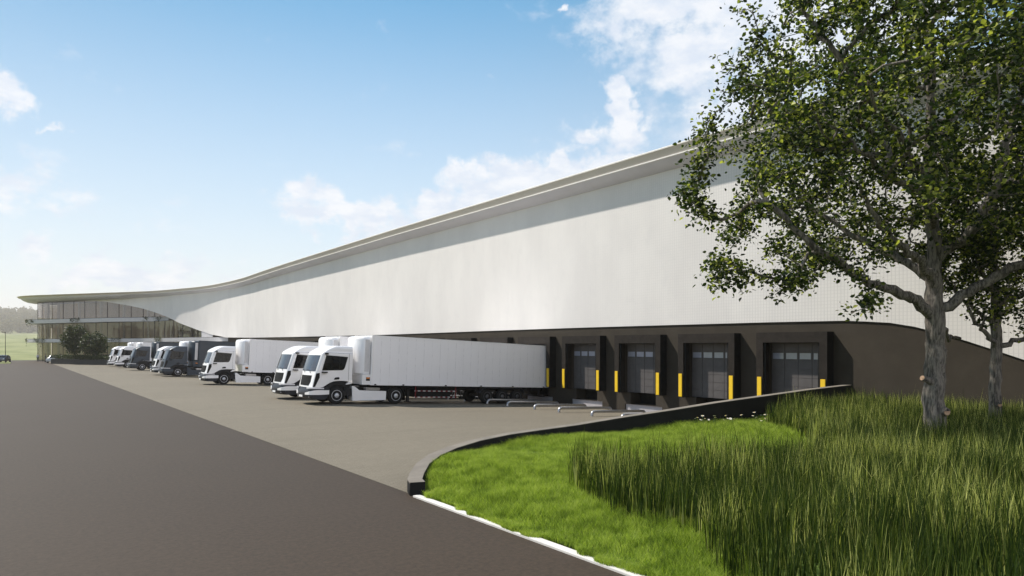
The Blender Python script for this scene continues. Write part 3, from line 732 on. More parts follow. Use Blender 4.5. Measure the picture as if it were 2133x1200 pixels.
    for x in (1.45, 5.2):
        for sy in (-1, 1): wheel(root, x, sy*1.0, sy)
    # trailer
    tb = MB().box(3.50-XO, 17.05-XO, -1.26, 1.26, 1.13, 4.06, .02); tbo = tb.build('trailer_box', boxm, root, smooth=None)
    for sy in (-1, 1):
        fr = MB(); fr.box(3.44-XO, 3.58-XO, *sorted((sy*1.16, sy*1.275)), 1.12, 4.075, .01)
        fr.box(3.52-XO, 17.05-XO, *sorted((sy*1.24, sy*1.27)), 3.98, 4.07).box(3.52-XO, 17.05-XO, *sorted((sy*1.24, sy*1.272)), 1.115, 1.20)
        fr.build('edge_frame', paint, tbo)
    for sy in (-1, 1):
        for x in (3.75, 5.6, 8.6, 11.3, 13.9, 16.6): MB().box(x-.06-XO, x+.06-XO, *sorted((sy*1.262, sy*1.30)), 1.13, 1.19).build('marker_light', M['black'], tbo)
    rz = []      # refrigeration unit: rounded nose box
    for z in (1.76, 1.80, 3.78, 3.88, 3.95, 3.98):
        g = {1.76: .03, 3.88: .03, 3.95: .08, 3.98: .16}.get(z, 0); w = 1.08-g; row = []
        for t in np.linspace(-1, 1, 21):
            y = w*np.sign(t)*(1-(1-abs(t))**1.0); x = 2.66+g+.42*abs(t)**3.2; row.append((x-XO, y, z))
        rz.append([(3.45-XO, -w, z)]+row+[(3.45-XO, w, z)])
    ru = MB().grid(rz); ru.add(rz[0], [tuple(range(len(rz[0])))]); ru.add(rz[-1], [tuple(range(len(rz[-1])))])
    ruo = ru.build('cooling_unit', paint, root, smooth=40)
    for sy in (-1, 1): MB().box(3.10-XO, 3.38-XO, *sorted((sy*1.07, sy*1.088)), 1.9, 3.8).build('side_grille', M['unit_grey'], ruo)
    lb = MB()
    for sy in (-1, 1): lb.box(2.92-XO, 3.49-XO, *sorted((sy*1.0, sy*1.235)), 1.14, 1.745, .01)
    lb.box(2.95-XO, 3.49-XO, -1.0, 1.0, 1.15, 1.74); lb.build('front_bulkhead', paint, root)
    for sy in (-1, 1):
        olo = MB().box(3.17-XO, 3.40-XO, *sorted((sy*1.236, sy*1.242)), 1.38, 1.58).build('orange_label', M['orange'], root)
        MB().prism(sx([(3.16, 1.37), (3.41, 1.37), (3.41, 1.59), (3.395, 1.59), (3.395, 1.488), (3.175, 1.488), (3.175, 1.59), (3.16, 1.59)]), *sorted((sy*1.2425, sy*1.246))).build('label_rule', M['dark_plastic'], olo)
    tc_ = MB().box(3.55-XO, 17.0-XO, -.55, -.40, .86, 1.10).box(3.55-XO, 17.0-XO, .40, .55, .86, 1.10).box(3.6-XO, 6.3-XO, -.55, .55, 1.0, 1.11)
    for x in np.arange(6.6, 17, .9): tc_.box(x-XO, x+.08-XO, -1.2, 1.2, 1.02, 1.11)
    for x in (11.9, 13.15, 14.4): tc_.tube([(x-XO, -1.0, .5), (x-XO, 1.0, .5)], .08, 8)
    for sy in (-1, 1): tc_.box(6.15-XO, 6.30-XO, *sorted((sy*.62, sy*.78)), .12, 1.0).box(6.05-XO, 6.40-XO, *sorted((sy*.58, sy*.82)), .08, .13)
    tc_.box(16.7-XO, 16.85-XO, -1.15, 1.15, .45, .56).box(16.7-XO, 16.8-XO, -.6, -.5, .5, 1.0).box(16.7-XO, 16.8-XO, .5, .6, .5, 1.0)
    tc_.build('trailer_chassis', M['dark_plastic'], root)
    for sy in (-1, 1):
        rd = MB()
        for zc in (.80, .42): rd.box(6.45-XO, 9.5-XO, *sorted((sy*1.15, sy*1.18)), zc-.032, zc+.032)
        rd.box(6.5-XO, 6.56-XO, *sorted((sy*1.10, sy*1.16)), .36, 1.1).box(9.4-XO, 9.46-XO, *sorted((sy*1.10, sy*1.16)), .36, 1.1)
        rd.build('side_guard', M['stripes'], root)
    MB().box(6.75-XO, 9.2-XO, -.95, .95, .38, 1.03, .03).build('underside_shade_box', M['black'], root, smooth=40)  # black block added to deepen the shade under the trailer
    for sy in (-1, 1):
        tf = MB(); pr_ = [(11.25, .72), (11.45, .98), (11.6, 1.06), (14.7, 1.06), (14.85, .98), (15.05, .72), (14.98, .72), (14.8, .94), (14.68, 1.01), (11.62, 1.01), (11.5, .94), (11.32, .72)]
        tf.prism(sx(pr_), *sorted((sy*.85, sy*1.22)))
        tf.build('trailer_mudguard', M['bumper'], root)
    for x in (11.9, 13.15, 14.4):
        for sy in (-1, 1): wheel(root, x, sy*1.02, sy, .48, True)
    for ya_, yb_ in ((-1.22, -.01), (.01, 1.22)): MB().box(17.055-XO, 17.09-XO, ya_, yb_, 1.16, 4.02, .01).build('rear_door', paint, tbo)
    return root
GRP = 'articulated trucks backed onto the loading docks'
tw = make_truck('nearest white articulated truck, its whole long white trailer in view', M['white'], M['boxW'], GRP)
ts = make_truck('nearer of the two slate blue trucks, just left of the white truck standing alone', M['slate'], M['boxS'], GRP)
index_kids()
spots = [(38.38, tw, 0, None), (43.2, tw, 1, 'second nearest white truck, its cab right behind the nearest cab'),
 (63.4, tw, 1, 'white truck standing alone between the nearest pair and the nearer slate blue truck'),
 (83.0, ts, 0, None), (88.2, tw, 1, 'white truck right behind the nearer slate blue truck'),
 (107.2, ts, 1, 'farther of the two slate blue trucks, beside the pair of farthest white trucks'),
 (121.2, tw, 1, 'second farthest white truck, just behind the farther slate blue truck'),
 (130.0, tw, 1, 'farthest white truck, next to the dark hedge by the glazed end')]
for y, src, cp, lab in spots:
    o = copy_tree(src) if cp else src
    if lab: o['label'] = lab
    sl_ = .047*(1-float(sm(y, 112, 140)))
    o.location = (15.2, y, .006); o.rotation_euler = (0, math.atan(sl_), 0)

# ------------------------------------------------------------------ trees
def grow_tree(name, label, cat, base, limbs, crown, natt, leaves_per, leaf, lmat, seed, r0=.013, trunk_r=.33, twig=.6, group=None, stubs=(), minr=.012, sides=7, sig=.2, power=.47):
    rng = np.random.RandomState(seed); pos = []; par = []; minrad = []
    root = empty(name, base, label=label, cat=cat, group=group)
    def addnode(p, q, mr=0): pos.append(np.array(p, float)); par.append(q); minrad.append(mr); return len(pos)-1
    ends = {}
    for li, (start, pts, ra, rb) in enumerate(limbs):
        pts = [np.array(p, float) for p in pts]
        prev = -1 if start is None else int(np.argmin([np.linalg.norm(p-np.array(start)) for p in pos]))
        if start is None: prev = addnode(pts[0], -1, ra)
        else: pts = [pos[prev]]+pts
        cv = catm(pts, 5); L = len(cv)
        for i in range(1, L):
            j = rng.randn(3)*(.02 if start is None else .05); prev = addnode(cv[i]+j, prev, ra+(rb-ra)*i/L)
    nl = len(pos)
    att = crown(rng, natt); d = np.array([np.min(np.linalg.norm(np.array(pos)-a, axis=1)) for a in att]); att = att[np.argsort(d)]
    pa = np.zeros((60000, 3)); pa[:nl] = np.array(pos); cnt = nl; tips = []
    zmin = limbs[1][1][0][2]-.2 if len(limbs) > 1 else 0
    for a in att:
        P_ = pa[:cnt]; dv = a-P_; dist = np.linalg.norm(dv, axis=1); cost = dist+.6*np.maximum(0, P_[:, 2]-a[2])+np.where(P_[:, 2] < zmin, 50, 0)
        i = int(np.argmin(cost)); L = dist[i]
        if L > 6: continue
        pdir = pos[i]-pos[par[i]] if par[i] >= 0 else np.array([0, 0, 1.]); pdir = pdir/(np.linalg.norm(pdir)+1e-6)
        n_ = max(2, int(L/.35)); b0 = pos[i]; b1 = b0+pdir*L*.35; prev = i; seg = []
        for k in range(1, n_+1):
            t = k/n_; p = (1-t)**2*b0+2*t*(1-t)*b1+t*t*a+rng.randn(3)*.035*(k < n_)
            prev = addnode(p, prev); pa[cnt] = p; cnt += 1; seg.append(prev)
        tips.append(seg)
    N = len(pos); load = np.zeros(N); 
    for s_ in tips: load[s_[-1]] += 1
    for i in range(N-1, -1, -1):
        if par[i] >= 0: load[par[i]] += load[i]
    rad = np.maximum(r0*np.maximum(load, .5)**power, minrad); rad[:nl] = np.maximum(np.array(minrad[:nl]), np.minimum(rad[:nl], np.array(minrad[:nl])*1.15))
    kids = {}
    for i in range(N): kids.setdefault(par[i], []).append(i)
    for i in range(nl, N):
        if par[i] >= 0: rad[i] = min(rad[i], rad[par[i]]*.95)
    mbT = MB(); stack = [(None, k) for k in kids.get(-1, [])]
    while stack:
        st, i = stack.pop(); chain = ([st] if st is not None else [])+[i]
        while True:
            ks = kids.get(chain[-1], [])
            if not ks: break
            ks = sorted(ks, key=lambda q: -rad[q]); chain.append(ks[0])
            for q in ks[1:]: stack.append((chain[-2], q))
        rr = [max(minr*.6, float(rad[q])) for q in chain]
        if st is not None: rr[0] = min(rr[0], rr[1]*1.25)
        ns_ = 18 if rr[0] > .12 else (8 if rr[0] > .04 else 4)
        pts = [pos[q] for q in chain]
        if len(pts) > 1:
            v0 = len(mbT.v); mbT.tube(pts, rr, ns_, cap=True)
            if ns_ == 18:      # furrowed, slightly uneven bark
                for m_ in range(v0, len(mbT.v)):
                    i_ = (m_-v0)//18; k_ = (m_-v0) % 18; p = np.array(mbT.v[m_]); c_ = pts[i_]; q = p-c_
                    mbT.v[m_] = tuple(c_+q*(1+.07*math.sin(k_*2.1+i_*.35)+.05*rng.randn()))
    mbT.build('trunk', M['bark'], root, smooth=70, recalc=False)
    for (p, dr, r_, L_) in stubs:
        p = np.array(p, float); dr = np.array(dr, float); dr /= np.linalg.norm(dr)
        s_ = MB().tube([p-dr*.1, p+dr*L_*.5+np.array((0, 0, .02)), p+dr*L_], [r_*1.5, r_*1.05, r_], 10); so_ = s_.build('branch_stub', M['bark'], root, smooth=70)
        MB().tube([p+dr*L_, p+dr*(L_+.012)], [r_*.9, r_*.86], 10).build('cut_face', M['bark_cut'], so_)
    # leaves
    ctr = []
    for s_ in tips:
        pts = np.array([pos[q] for q in s_]); keep = pts[np.maximum(0, len(pts)-max(2, int(twig/.3))):]
        c_ = keep[rng.randint(0, len(keep), leaves_per)]+rng.randn(leaves_per, 3)*sig*np.array([1, 1, .8]); ctr.append(c_)
    c_ = np.concatenate(ctr); n_ = len(c_)
    dirv = rng.randn(n_, 3)*np.array([1, 1, .6])+np.array([0, 0, -.25]); dirv /= np.linalg.norm(dirv, axis=1)[:, None]
    nn = rng.randn(n_, 3)+np.array([0, 0, .7]); sd = np.cross(dirv, nn); sd /= np.linalg.norm(sd, axis=1)[:, None]+1e-9; up = np.cross(sd, dirv)
    s_ = leaf*(.6+.8*rng.rand(n_))[:, None]
    # six-point folded leaf: base, two shoulders each side, tip
    b_ = c_; t_ = c_+dirv*s_*1.25-up*s_*.12
    l1 = c_+dirv*s_*.45+sd*s_*.42+up*s_*.10; r1 = c_+dirv*s_*.45-sd*s_*.42+up*s_*.10
    l2 = c_+dirv*s_*.9+sd*s_*.30+up*s_*.04; r2 = c_+dirv*s_*.9-sd*s_*.30+up*s_*.04
    V_ = np.stack([b_, l1, l2, t_, r2, r1], 1).reshape(-1, 3); o6 = (np.arange(n_)*6)[:, None]
    F_ = np.concatenate([o6+np.array([0, 1, 2, 3]), o6+np.array([0, 3, 4, 5])], 0)
    np_mesh('crown', V_, F_, lmat, root)
    return root
# near tree (local metres; left in the view = (-.80,.60))
Lv = np.array([-.802, .597, 0]); Rv = -Lv; Aw = np.array([.597, .802, 0]); Z = np.array([0, 0, 1.])
def lv(l, a, z): return tuple(Lv*l+Aw*a+Z*z)
limbs = [
 (None, [(0, 0, -.3), lv(.04, 0, 1.3), lv(-.02, 0, 2.8), lv(.03, 0, 3.9), lv(.05, 0, 5.0), lv(.0, .1, 6.6), lv(.15, .1, 8.3), lv(.0, .2, 10.2), lv(.1, .1, 12.5)], .285, .09),
 (lv(.03, 0, 3.9), [lv(.9, -.3, 4.35), lv(2.1, -.7, 4.75), lv(3.4, -.9, 5.3), lv(4.7, -1.1, 6.3), lv(5.7, -1.0, 7.4)], .17, .05),
 (lv(.03, 0, 3.9), [lv(-.9, -.3, 4.6), lv(-2.0, -.5, 5.3), lv(-3.3, -.6, 5.9), lv(-4.8, -.5, 6.9)], .17, .05),
 (lv(.05, 0, 4.7), [lv(.75, -.6, 5.35), lv(1.6, -1.1, 5.75), lv(2.5, -1.6, 6.3), lv(3.4, -2.2, 7.2)], .15, .04),
 (lv(.05, 0, 4.4), [lv(-.6, 1.0, 4.9), lv(-1.5, 2.1, 5.7), lv(-2.3, 3.2, 7.0)], .13, .04),
 (lv(.0, .1, 3.9), [lv(-.5, .6, 3.75), lv(-1.3, 1.5, 3.3), lv(-2.2, 2.3, 3.2)], .09, .05),
 (lv(.05, 0, 5.0), [lv(.8, .9, 5.9), lv(1.7, 1.9, 6.7), lv(2.7, 2.9, 8.0)], .12, .04),
 (lv(.0, .1, 5.6), [lv(-.9, -.7, 6.6), lv(-1.2, -1.2, 8.4), lv(-1.5, -1.5, 10.2), lv(-1.9, -1.4, 12.)], .15, .04),
 (lv(.15, .1, 7.6), [lv(1.2, -.6, 8.8), lv(2.5, -1.2, 9.9), lv(3.8, -1.5, 11.4), lv(4.5, -1.3, 12.6)], .12, .04),
 (lv(.15, .1, 8.3), [lv(1.5, .7, 9.0), lv(3.2, 1.1, 9.6), lv(4.9, .9, 10.6)], .11, .035),
 (lv(.0, .2, 9.6), [lv(-1.4, .8, 10.4), lv(-2.9, 1.2, 11.6)], .10, .035),
 (lv(.0, .1, 6.6), [lv(1.2, -1.3, 7.3), lv(2.8, -2.1, 7.9), lv(4.3, -2.4, 9.0)], .11, .035)]
def crown_big(rng, n):
    out = []
    while len(out) < n:
        p = rng.uniform(-1, 1, 3); rr = np.linalg.norm(p)
        if rr > 1 or rng.rand() > rr**1.2+.12: continue
        l, a, z = p[0]*7.0, p[1]*6.2, 9.9+p[2]*6.6
        if l > 0: l *= .93+.12*math.sin(z*2.1)
        lim = 4.7+.35*math.sin(l*2.3)+.25*math.sin(l*5+a)
        if abs(l) < 2.6: lim = 5.6
        if .2 < l < 3.0 and a < 1.5: lim = 6.5
        if z < lim: continue
        # ragged rim with a few longer sprays
        if l > 5.2 and z > 9.2 and rng.rand() < .55: continue
        if l > 4.4 and z > 11.5 and rng.rand() < .5: continue
        out.append(np.array(lv(l, a, z)))
    for (l, a, z) in [(7.6,-1,8.2),(7.3,-.8,8.7),(7.9,-1,7.4),(7.7,-1.2,6.8),(7.2,-1,7.0),(7.5,-.6,7.7),(6.9,-1,5.6),(6.6,-.5,5.2),(6.2,-1,5.0),(5.6,-1,4.75),(5.2,-1.4,4.6),(4.6,-.9,4.6),(6.4,-.6,10.6),(6.2,-.8,11.5),(5.9,-1,12.4),(7.0,-.7,9.6),(6.9,-1.1,5.0),(3.2,-1.6,4.4),(2.6,-1.1,4.5)]:
        for _ in range(3): out.append(np.array(lv(l, a, z))+rng.randn(3)*.22)
    return np.array(out)
gz = float(lawn_h(22.9, 9))
grow_tree('broadleaf_tree', 'big broadleaf tree with thick trunk and pruned stubs, nearer of two in tall grass', 'tree', (22.9, 9.0, gz), limbs, crown_big, 1420, 58, .105, M['leaf'], 3, r0=.012,
          stubs=[(lv(.23, -.15, 1.85), lv(.9, -.35, .35), .085, .38), (lv(-.1, -.29, .95), lv(-.15, -1, .1), .12, .10)], group='two broadleaf trees in the tall grass')
limbs2 = [
 (None, [(0, 0, -.3), lv(.03, 0, 1.2), lv(-.02, 0, 2.9), lv(0, 0, 4.2), lv(.05, 0, 5.8), lv(0, 0, 8.5)], .205, .055),
 (lv(-.02, 0, 2.9), [lv(.6, -.4, 3.3), lv(1.3, -.8, 3.8), lv(2.0, -1., 4.7)], .09, .03),
 (lv(-.02, 0, 2.9), [lv(-.7, -.3, 3.2), lv(-1.6, -.6, 3.6), lv(-2.6, -.7, 4.3)], .10, .03),
 (lv(0, 0, 3.6), [lv(.5, .6, 4.4), lv(1.1, 1.1, 5.4)], .08, .03),
 (lv(0, 0, 4.2), [lv(-.6, -.6, 4.9), lv(-1.0, -1.0, 6.2)], .09, .03),
 (lv(0, 0, 4.6), [lv(.8, -.5, 5.4), lv(1.6, -.8, 6.6)], .08, .03)]
def crown_two(rng, n):
    out = []
    while len(out) < n:
        p = rng.uniform(-1, 1, 3); rr = np.linalg.norm(p)
        if rr > 1 or rng.rand() > rr+.15: continue
        out.append(np.array(lv(p[0]*3.2-.4, p[1]*2.6-.6, 6.8+p[2]*3.3)))
    return np.array([q for q in out if q[2] > 4.0 or rng.rand() < .5])
grow_tree('broadleaf_tree', 'slimmer broadleaf tree with forked pale limbs, right of and behind the big tree', 'tree', (26.6, 8.6, float(lawn_h(26.6, 8.6))), limbs2, crown_two, 330, 48, .095, M['leaf'], 11, r0=.011,
          stubs=[(lv(.05, -.2, 1.0), lv(.2, -1, .1), .07, .08)], group='two broadleaf trees in the tall grass')
# small trees in the hedge planter
def crown_s(r, h0, h1):
    def f(rng, n):
        out = []
        while len(out) < n:
            p = rng.uniform(-1, 1, 3)
            if np.linalg.norm(p) > 1: continue
            out.append(np.array((p[0]*r, p[1]*r, (h0+h1)/2+p[2]*(h1-h0)/2)))
        return np.array(out)
    return f
def slim(h): return [(None, [(0, 0, 0), (.05, 0, h*.3), (0, .05, h*.6), (0, 0, h*.85)], .10, .03), ((0, .05, h*.45), [(.6, .5, h*.55), (1.2, .9, h*.65)], .05, .02), ((0, .05, h*.45), [(-.6, -.5, h*.55), (-1.2, -.9, h*.7)], .05, .02)]
grow_tree('planter_tree', 'taller of the two bushy dark trees rising from the hedge planter', 'tree', (10.4, 150.2, .3), slim(7.2), crown_s(2.1, 1.6, 7.1), 170, 40, .20, M['leaf_small'], 21, group='bushy trees in the hedge planter', twig=.7, sig=.25)
grow_tree('planter_tree', 'lower and wider bushy dark tree right of the taller one in the hedge planter', 'tree', (13.2, 145.8, .3), slim(5.6), crown_s(2.2, 1.4, 5.6), 150, 40, .20, M['leaf_small'], 22, group='bushy trees in the hedge planter', twig=.7, sig=.25)

# ------------------------------------------------------------------ hedge planter, hanging plants
def leaf_cloud(rng, n, cen, ext, size):
    c_ = cen+rng.uniform(-1, 1, (n, 3))*ext
    d = rng.randn(n, 3); d /= np.linalg.norm(d, axis=1)[:, None]; e = np.cross(d, rng.randn(n, 3)); e /= np.linalg.norm(e, axis=1)[:, None]
    s_ = size*(.6+.8*rng.rand(n))[:, None]
    V_ = np.stack([c_, c_+d*s_*.6+e*s_*.4, c_+d*s_*1.2, c_+d*s_*.6-e*s_*.4], 1).reshape(-1, 3); return V_
rng = np.random.RandomState(8)
hp = empty('hedge_planter', (7.4, 157.0, 0), label='long black planter with clipped dark hedge in front of the glazed end', cat='planter')
A = np.array([7.0, 157.0]); B = np.array([14.6, 139.5]); Wd = np.array([2.6, 1.1])
pl = MB(); q = [(A[0], A[1]), (B[0], B[1]), (B[0]+Wd[0], B[1]+Wd[1]), (A[0]+Wd[0], A[1]+Wd[1])]
pl.prism([(x-7.4, y-157) for x, y in q], -.3, .95, 'z'); pl.build('planter', M['dark_plastic'], hp)
vs = []
for i in range(9000):
    t = rng.rand(); u = rng.uniform(-.03, 1.03); p = A*(1-t)+B*t+Wd*u; z = .85+.75*rng.rand()**.5+.12*math.sin(t*31); vs.append((p[0]-7.4, p[1]-157, z))
vs = np.array(vs); n_ = len(vs); d = rng.randn(n_, 3); d /= np.linalg.norm(d, axis=1)[:, None]; e = np.cross(d, rng.randn(n_, 3)); e /= np.linalg.norm(e, axis=1)[:, None]; s_ = .16
V_ = np.stack([vs, vs+d*s_*.6+e*s_*.4, vs+d*s_*1.2, vs+d*s_*.6-e*s_*.4], 1).reshape(-1, 3)
np_mesh('hedge', V_, np.arange(len(V_)).reshape(-1, 4), M['leaf_small'], hp)
vines = [(9.32, 'U', 191.5, 2.6, 'dark trailing plant over the tip of the upper balcony'), (9.32, 'U', 176.5, 1.7, 'dark trailing plant on the upper balcony, above the planter trees'), (9.32, 'U', 158.8, 1.0, 'small dark trailing plant on the upper balcony near its right end'), (9.32, 'U', 156.0, 1.6, 'dark trailing plant at the right end of the upper balcony'),
         (4.95, 'L', 193.0, .8, 'thin dark trailing plant at the left tip of the lower balcony'), (4.95, 'L', 187.0, 2.0, 'dark trailing plant near the left tip of the lower balcony'), (4.95, 'L', 165.0, 1.7, 'dark trailing plant on the lower balcony, right of the planter trees'), (4.95, 'L', 151.5, 1.7, 'dark trailing plant on the lower balcony above the farthest trucks')]
for z, lv_, y, wd, lab in vines:
    s = float(np.interp(y, G[:tip, 1], arcG[:tip])); t = float(sm(s, sU if lv_ == 'U' else sL, (sU if lv_ == 'U' else sL)+16)); of = -.6+2.6*t
    pts = []
    for i in range(int(110*wd)):
        ss = s+rng.uniform(-wd, wd); p = gpt(ss, of+rng.uniform(.0, .2)); pts.append((p[0], p[1], z+.22-rng.rand()**1.5*.7-(rng.rand()**2)*1.5*abs(math.sin(ss*2.3))**2))
    pts = np.array(pts); o0 = pts.mean(0); pts = pts-o0; n_ = len(pts); d = rng.randn(n_, 3); d /= np.linalg.norm(d, axis=1)[:, None]; e = np.cross(d, rng.randn(n_, 3)); e /= np.linalg.norm(e, axis=1)[:, None]
    V_ = np.stack([pts, pts+d*.10+e*.06, pts+d*.20, pts+d*.10-e*.06], 1).reshape(-1, 3)
    o = np_mesh('trailing_vine', V_, np.arange(len(V_)).reshape(-1, 4), M['leaf_small']); o.location = o0; tag(o, lab, 'plant', 'trailing plants on the balconies')

# ------------------------------------------------------------------ grass
def blades(rng, px, py, pz, h, w, lean, segs=2, bend=.25):
    n = len(px); ang = rng.rand(n)*2*math.pi; dx, dy = np.cos(ang)*w/2, np.sin(ang)*w/2; la = rng.rand(n)*2*math.pi
    lx, ly = np.cos(la)*lean*h, np.sin(la)*lean*h; rows = []
    for k in range(segs+1):
        t = k/segs; f = t+bend*t*t; ww = (1-t)**.7 if k < segs else 0
        cx, cy, cz = px+lx*f*t, py+ly*f*t, pz+h*t*(1-.12*lean*t)
        if k < segs: rows += [np.stack([cx-dx*ww, cy-dy*ww, cz], 1), np.stack([cx+dx*ww, cy+dy*ww, cz], 1)]
        else: rows += [np.stack([cx, cy, cz], 1)]
    m = 2*segs+1; V_ = np.stack(rows, 1).reshape(-1, 3); b = (np.arange(n)*m)[:, None]; F_ = []
    for k in range(segs-1): F_ += [b+np.array([2*k, 2*k+1, 2*k+3]), b+np.array([2*k, 2*k+3, 2*k+2])]
    F_ += [b+np.array([2*segs-2, 2*segs-1, 2*segs])]
    return V_, np.concatenate(F_, 0)
def inpoly(x, y, poly):
    c = np.zeros(len(x), bool); j = len(poly)-1
    for i in range(len(poly)):
        xi, yi = poly[i]; xj, yj = poly[j]
        cond = ((yi > y) != (yj > y)) & (x < (xj-xi)*(y-yi)/(yj-yi+1e-12)+xi); c ^= cond; j = i
    return c
TALL = [(10.6,12.0),(9.6,10.7),(8.8,8.75),(9.0,7.4),(8.8,6.81),(7.9,5.73),(7.6,3.5),(7.6,-12),(31.1,-12),(31.1,15.3),(29.5,15.5),(25.4,15.6),(22.6,14.6),(20.8,12.3),(19.2,10.9),(16.8,9.3),(14.5,9.5),(12.6,10.6),(11.2,11.5)]
rng = np.random.RandomState(17)
# lawn
def lawn_pts(n, x0, x1, y0, y1):
    x = rng.uniform(x0, x1, n); y = rng.uniform(y0, y1, n)
    ok = (y < np.interp(x, rwx, rwy)-.05) & (x > 7.38) & ~inpoly(x, y, [(a+.35*(a < 20), b-.35) for a, b in TALL]); return x[ok], y[ok]
parts = [lawn_pts(170000, 7.38, 12, 3.5, 17), lawn_pts(120000, 12, 18, 8.5, 17), lawn_pts(80000, 18, 26, 8.5, 17)]
# tufts that spill over the kerb
tx, ty = rng.uniform(7.18, 7.42, 26000), rng.uniform(3.5, 13.1, 26000)
spill = .5+.5*np.sin(ty*1.9+1.2*np.sin(ty*.83)+.6)+.35*np.sin(ty*7.1+2*np.sin(ty*3.3)); ok = (tx-7.15)/.22 > 1.05-spill*.95+.28*(rng.rand(26000)-.5)
parts.append((tx[ok], ty[ok]))
x = np.concatenate([p[0] for p in parts]); y = np.concatenate([p[1] for p in parts])
cl = .5+.5*np.sin(x*2.3+np.sin(y*1.7)*1.5)*np.sin(y*2.9+np.sin(x*3.1)); c3 = .5+.5*np.sin(x*9+np.sin(y*7)*2)*np.sin(y*11+np.sin(x*8)*2); cl2 = rng.rand(len(x))
hh = (.05+.06*cl+.045*c3+.06*cl2)*(1+.25*(x > 12)); hh *= .85+.5*sm(x, 7.4, 8.0)
wv = np.where(x > 14, .016, .010)
V_, F_ = blades(rng, x, y, lawn_h(x, y)-.01, hh, wv, .45, 2)
tag(np_mesh('lawn_grass', V_, F_, M['lawn']), 'bright green short lawn grass beside the retaining wall', 'grass', kind='stuff')
def tall_pts(n, x0, x1, y0, y1):
    x = rng.uniform(x0, x1, n); y = rng.uniform(y0, y1, n); ok = inpoly(x, y, TALL); return x[ok], y[ok]
parts = [tall_pts(27000, 7.6, 17, 2.0, 12.2), tall_pts(52000, 15, 31.1, -1, 15.6), tall_pts(9000, 7.6, 31.1, -12, 0)]
x = np.concatenate([p[0] for p in parts]); y = np.concatenate([p[1] for p in parts])
xg = np.round(x*2.6+.35*np.sin(y*5))/2.6; yg = np.round(y*2.6+.35*np.sin(x*4))/2.6; pull = rng.rand(len(x))*.55; x = x+(xg-x)*pull; y = y+(yg-y)*pull
base_h = .98+.16*np.sin(x*1.3+y*.6)*np.sin(y*1.1); hh = base_h*(.55+.55*rng.rand(len(x))**.7)*(1+.25*(rng.rand(len(x)) > .96))
far = x > 15; wv = np.where(far, .021, .018)*(.6+.8*rng.rand(len(x)))
V_, F_ = blades(rng, x, y, lawn_h(x, y)-.02, hh, wv, .08+.2*(rng.rand(len(x)) > .9), 3, .5)
tag(np_mesh('tall_grass', V_, F_, M['reed']), 'dense knee to waist high dark green reed-like grass under the trees', 'grass', kind='stuff')
# daisies
M['petal'] = mat('petal', (.85, .85, .82), .6, var=.04); M['stem'] = mat('stem', (.06, .11, .02), .7)
def make_daisy():
    r = empty('daisy', (0, 0, 0)); MB().tube([(0, 0, 0), (.01, 0, .14), (0, 0, .27)], .005, 5).build('stem', M['stem'], r)
    f = MB()
    for k in range(10):
        a = k*.628; c, s = math.cos(a), math.sin(a); f.add([(.006*c, .006*s, .272), (.03*c-.012*s, .03*s+.012*c, .280), (.048*c, .048*s, .276), (.03*c+.012*s, .03*s-.012*c, .280)], [(0, 1, 2, 3)])
    fo = f.build('petals', M['petal'], r); MB().lathe([(.014, .270), (.014, .279), (.006, .286)], 10, 'z').build('flower_heart', M['yellow'], fo); return r
d0 = make_daisy(); index_kids(); n_d = 0
LD = 'small white daisy standing in the lawn against the dark retaining wall'
tag(d0, LD, 'flower', 'white daisies by the retaining wall')
for i in range(30):
    t = rng.rand(); x = 20.2+3.6*t+rng.randn()*.3; y = float(np.interp(x, rwx, rwy))-.3-1.7*rng.rand()*(.3+t)
    o = d0 if i == 0 else copy_tree(d0)
    o.location = (x, y, float(lawn_h(x, y))); s_ = rng.uniform(.7, 1.15); o.scale = (s_*1.15, s_*1.15, s_*1.35); o.rotation_euler = (rng.uniform(-.5, .2), rng.uniform(-.6, .1), rng.rand()*6)

# ------------------------------------------------------------------ people, cars, post
def person(label, loc, rotz, cols, arm=0):
    r = tag(empty('person', loc, (0, 0, rotz)), label, 'person', 'people standing by the glazed end')
    J = [(0,0,.96),(0,0,1.18),(0,0,1.40),(0,0,1.50),(0,.01,1.60),(0,.02,1.71),
         (-.17,0,1.42),(-.22,.0,1.15),(-.22,.06,.90),(-.22,.08,.80),(.17,0,1.42),(.23,.0,1.15),(.21,.10,.92),(.20,.14,.83),
         (-.10,0,.90),(-.11,.02,.50),(-.11,-.02,.08),(-.11,.14,.03),(.10,0,.90),(.12,.04,.50),(.12,.02,.08),(.13,.18,.03)]
    E_ = [(0,1),(1,2),(2,3),(3,4),(4,5),(2,6),(6,7),(7,8),(8,9),(2,10),(10,11),(11,12),(12,13),(0,14),(14,15),(15,16),(16,17),(0,18),(18,19),(19,20),(20,21)]
    RR = [.15,.14,.15,.06,.095,.075,.065,.05,.038,.03,.065,.05,.038,.03,.095,.065,.045,.035,.095,.065,.045,.035]
    me = bpy.data.meshes.new('body'); me.from_pydata(J, E_, []); o = link_mesh('body', me, cols, r)
    me.skin_vertices or me.attributes
    md = o.modifiers.new('skin', 'SKIN')
    for i, v in enumerate(o.data.skin_vertices[0].data): v.radius = (RR[i], RR[i]*.8); v.use_root = (i == 0)
    sb = o.modifiers.new('sub', 'SUBSURF'); sb.levels = 1; sb.render_levels = 2
    MB().lathe([(.03, 1.80), (.075, 1.785), (.102, 1.73), (.105, 1.68), (.09, 1.64)], 12, 'z', (0, -.005, 0)).build('hair', M['black'], r, smooth=60)
    return r
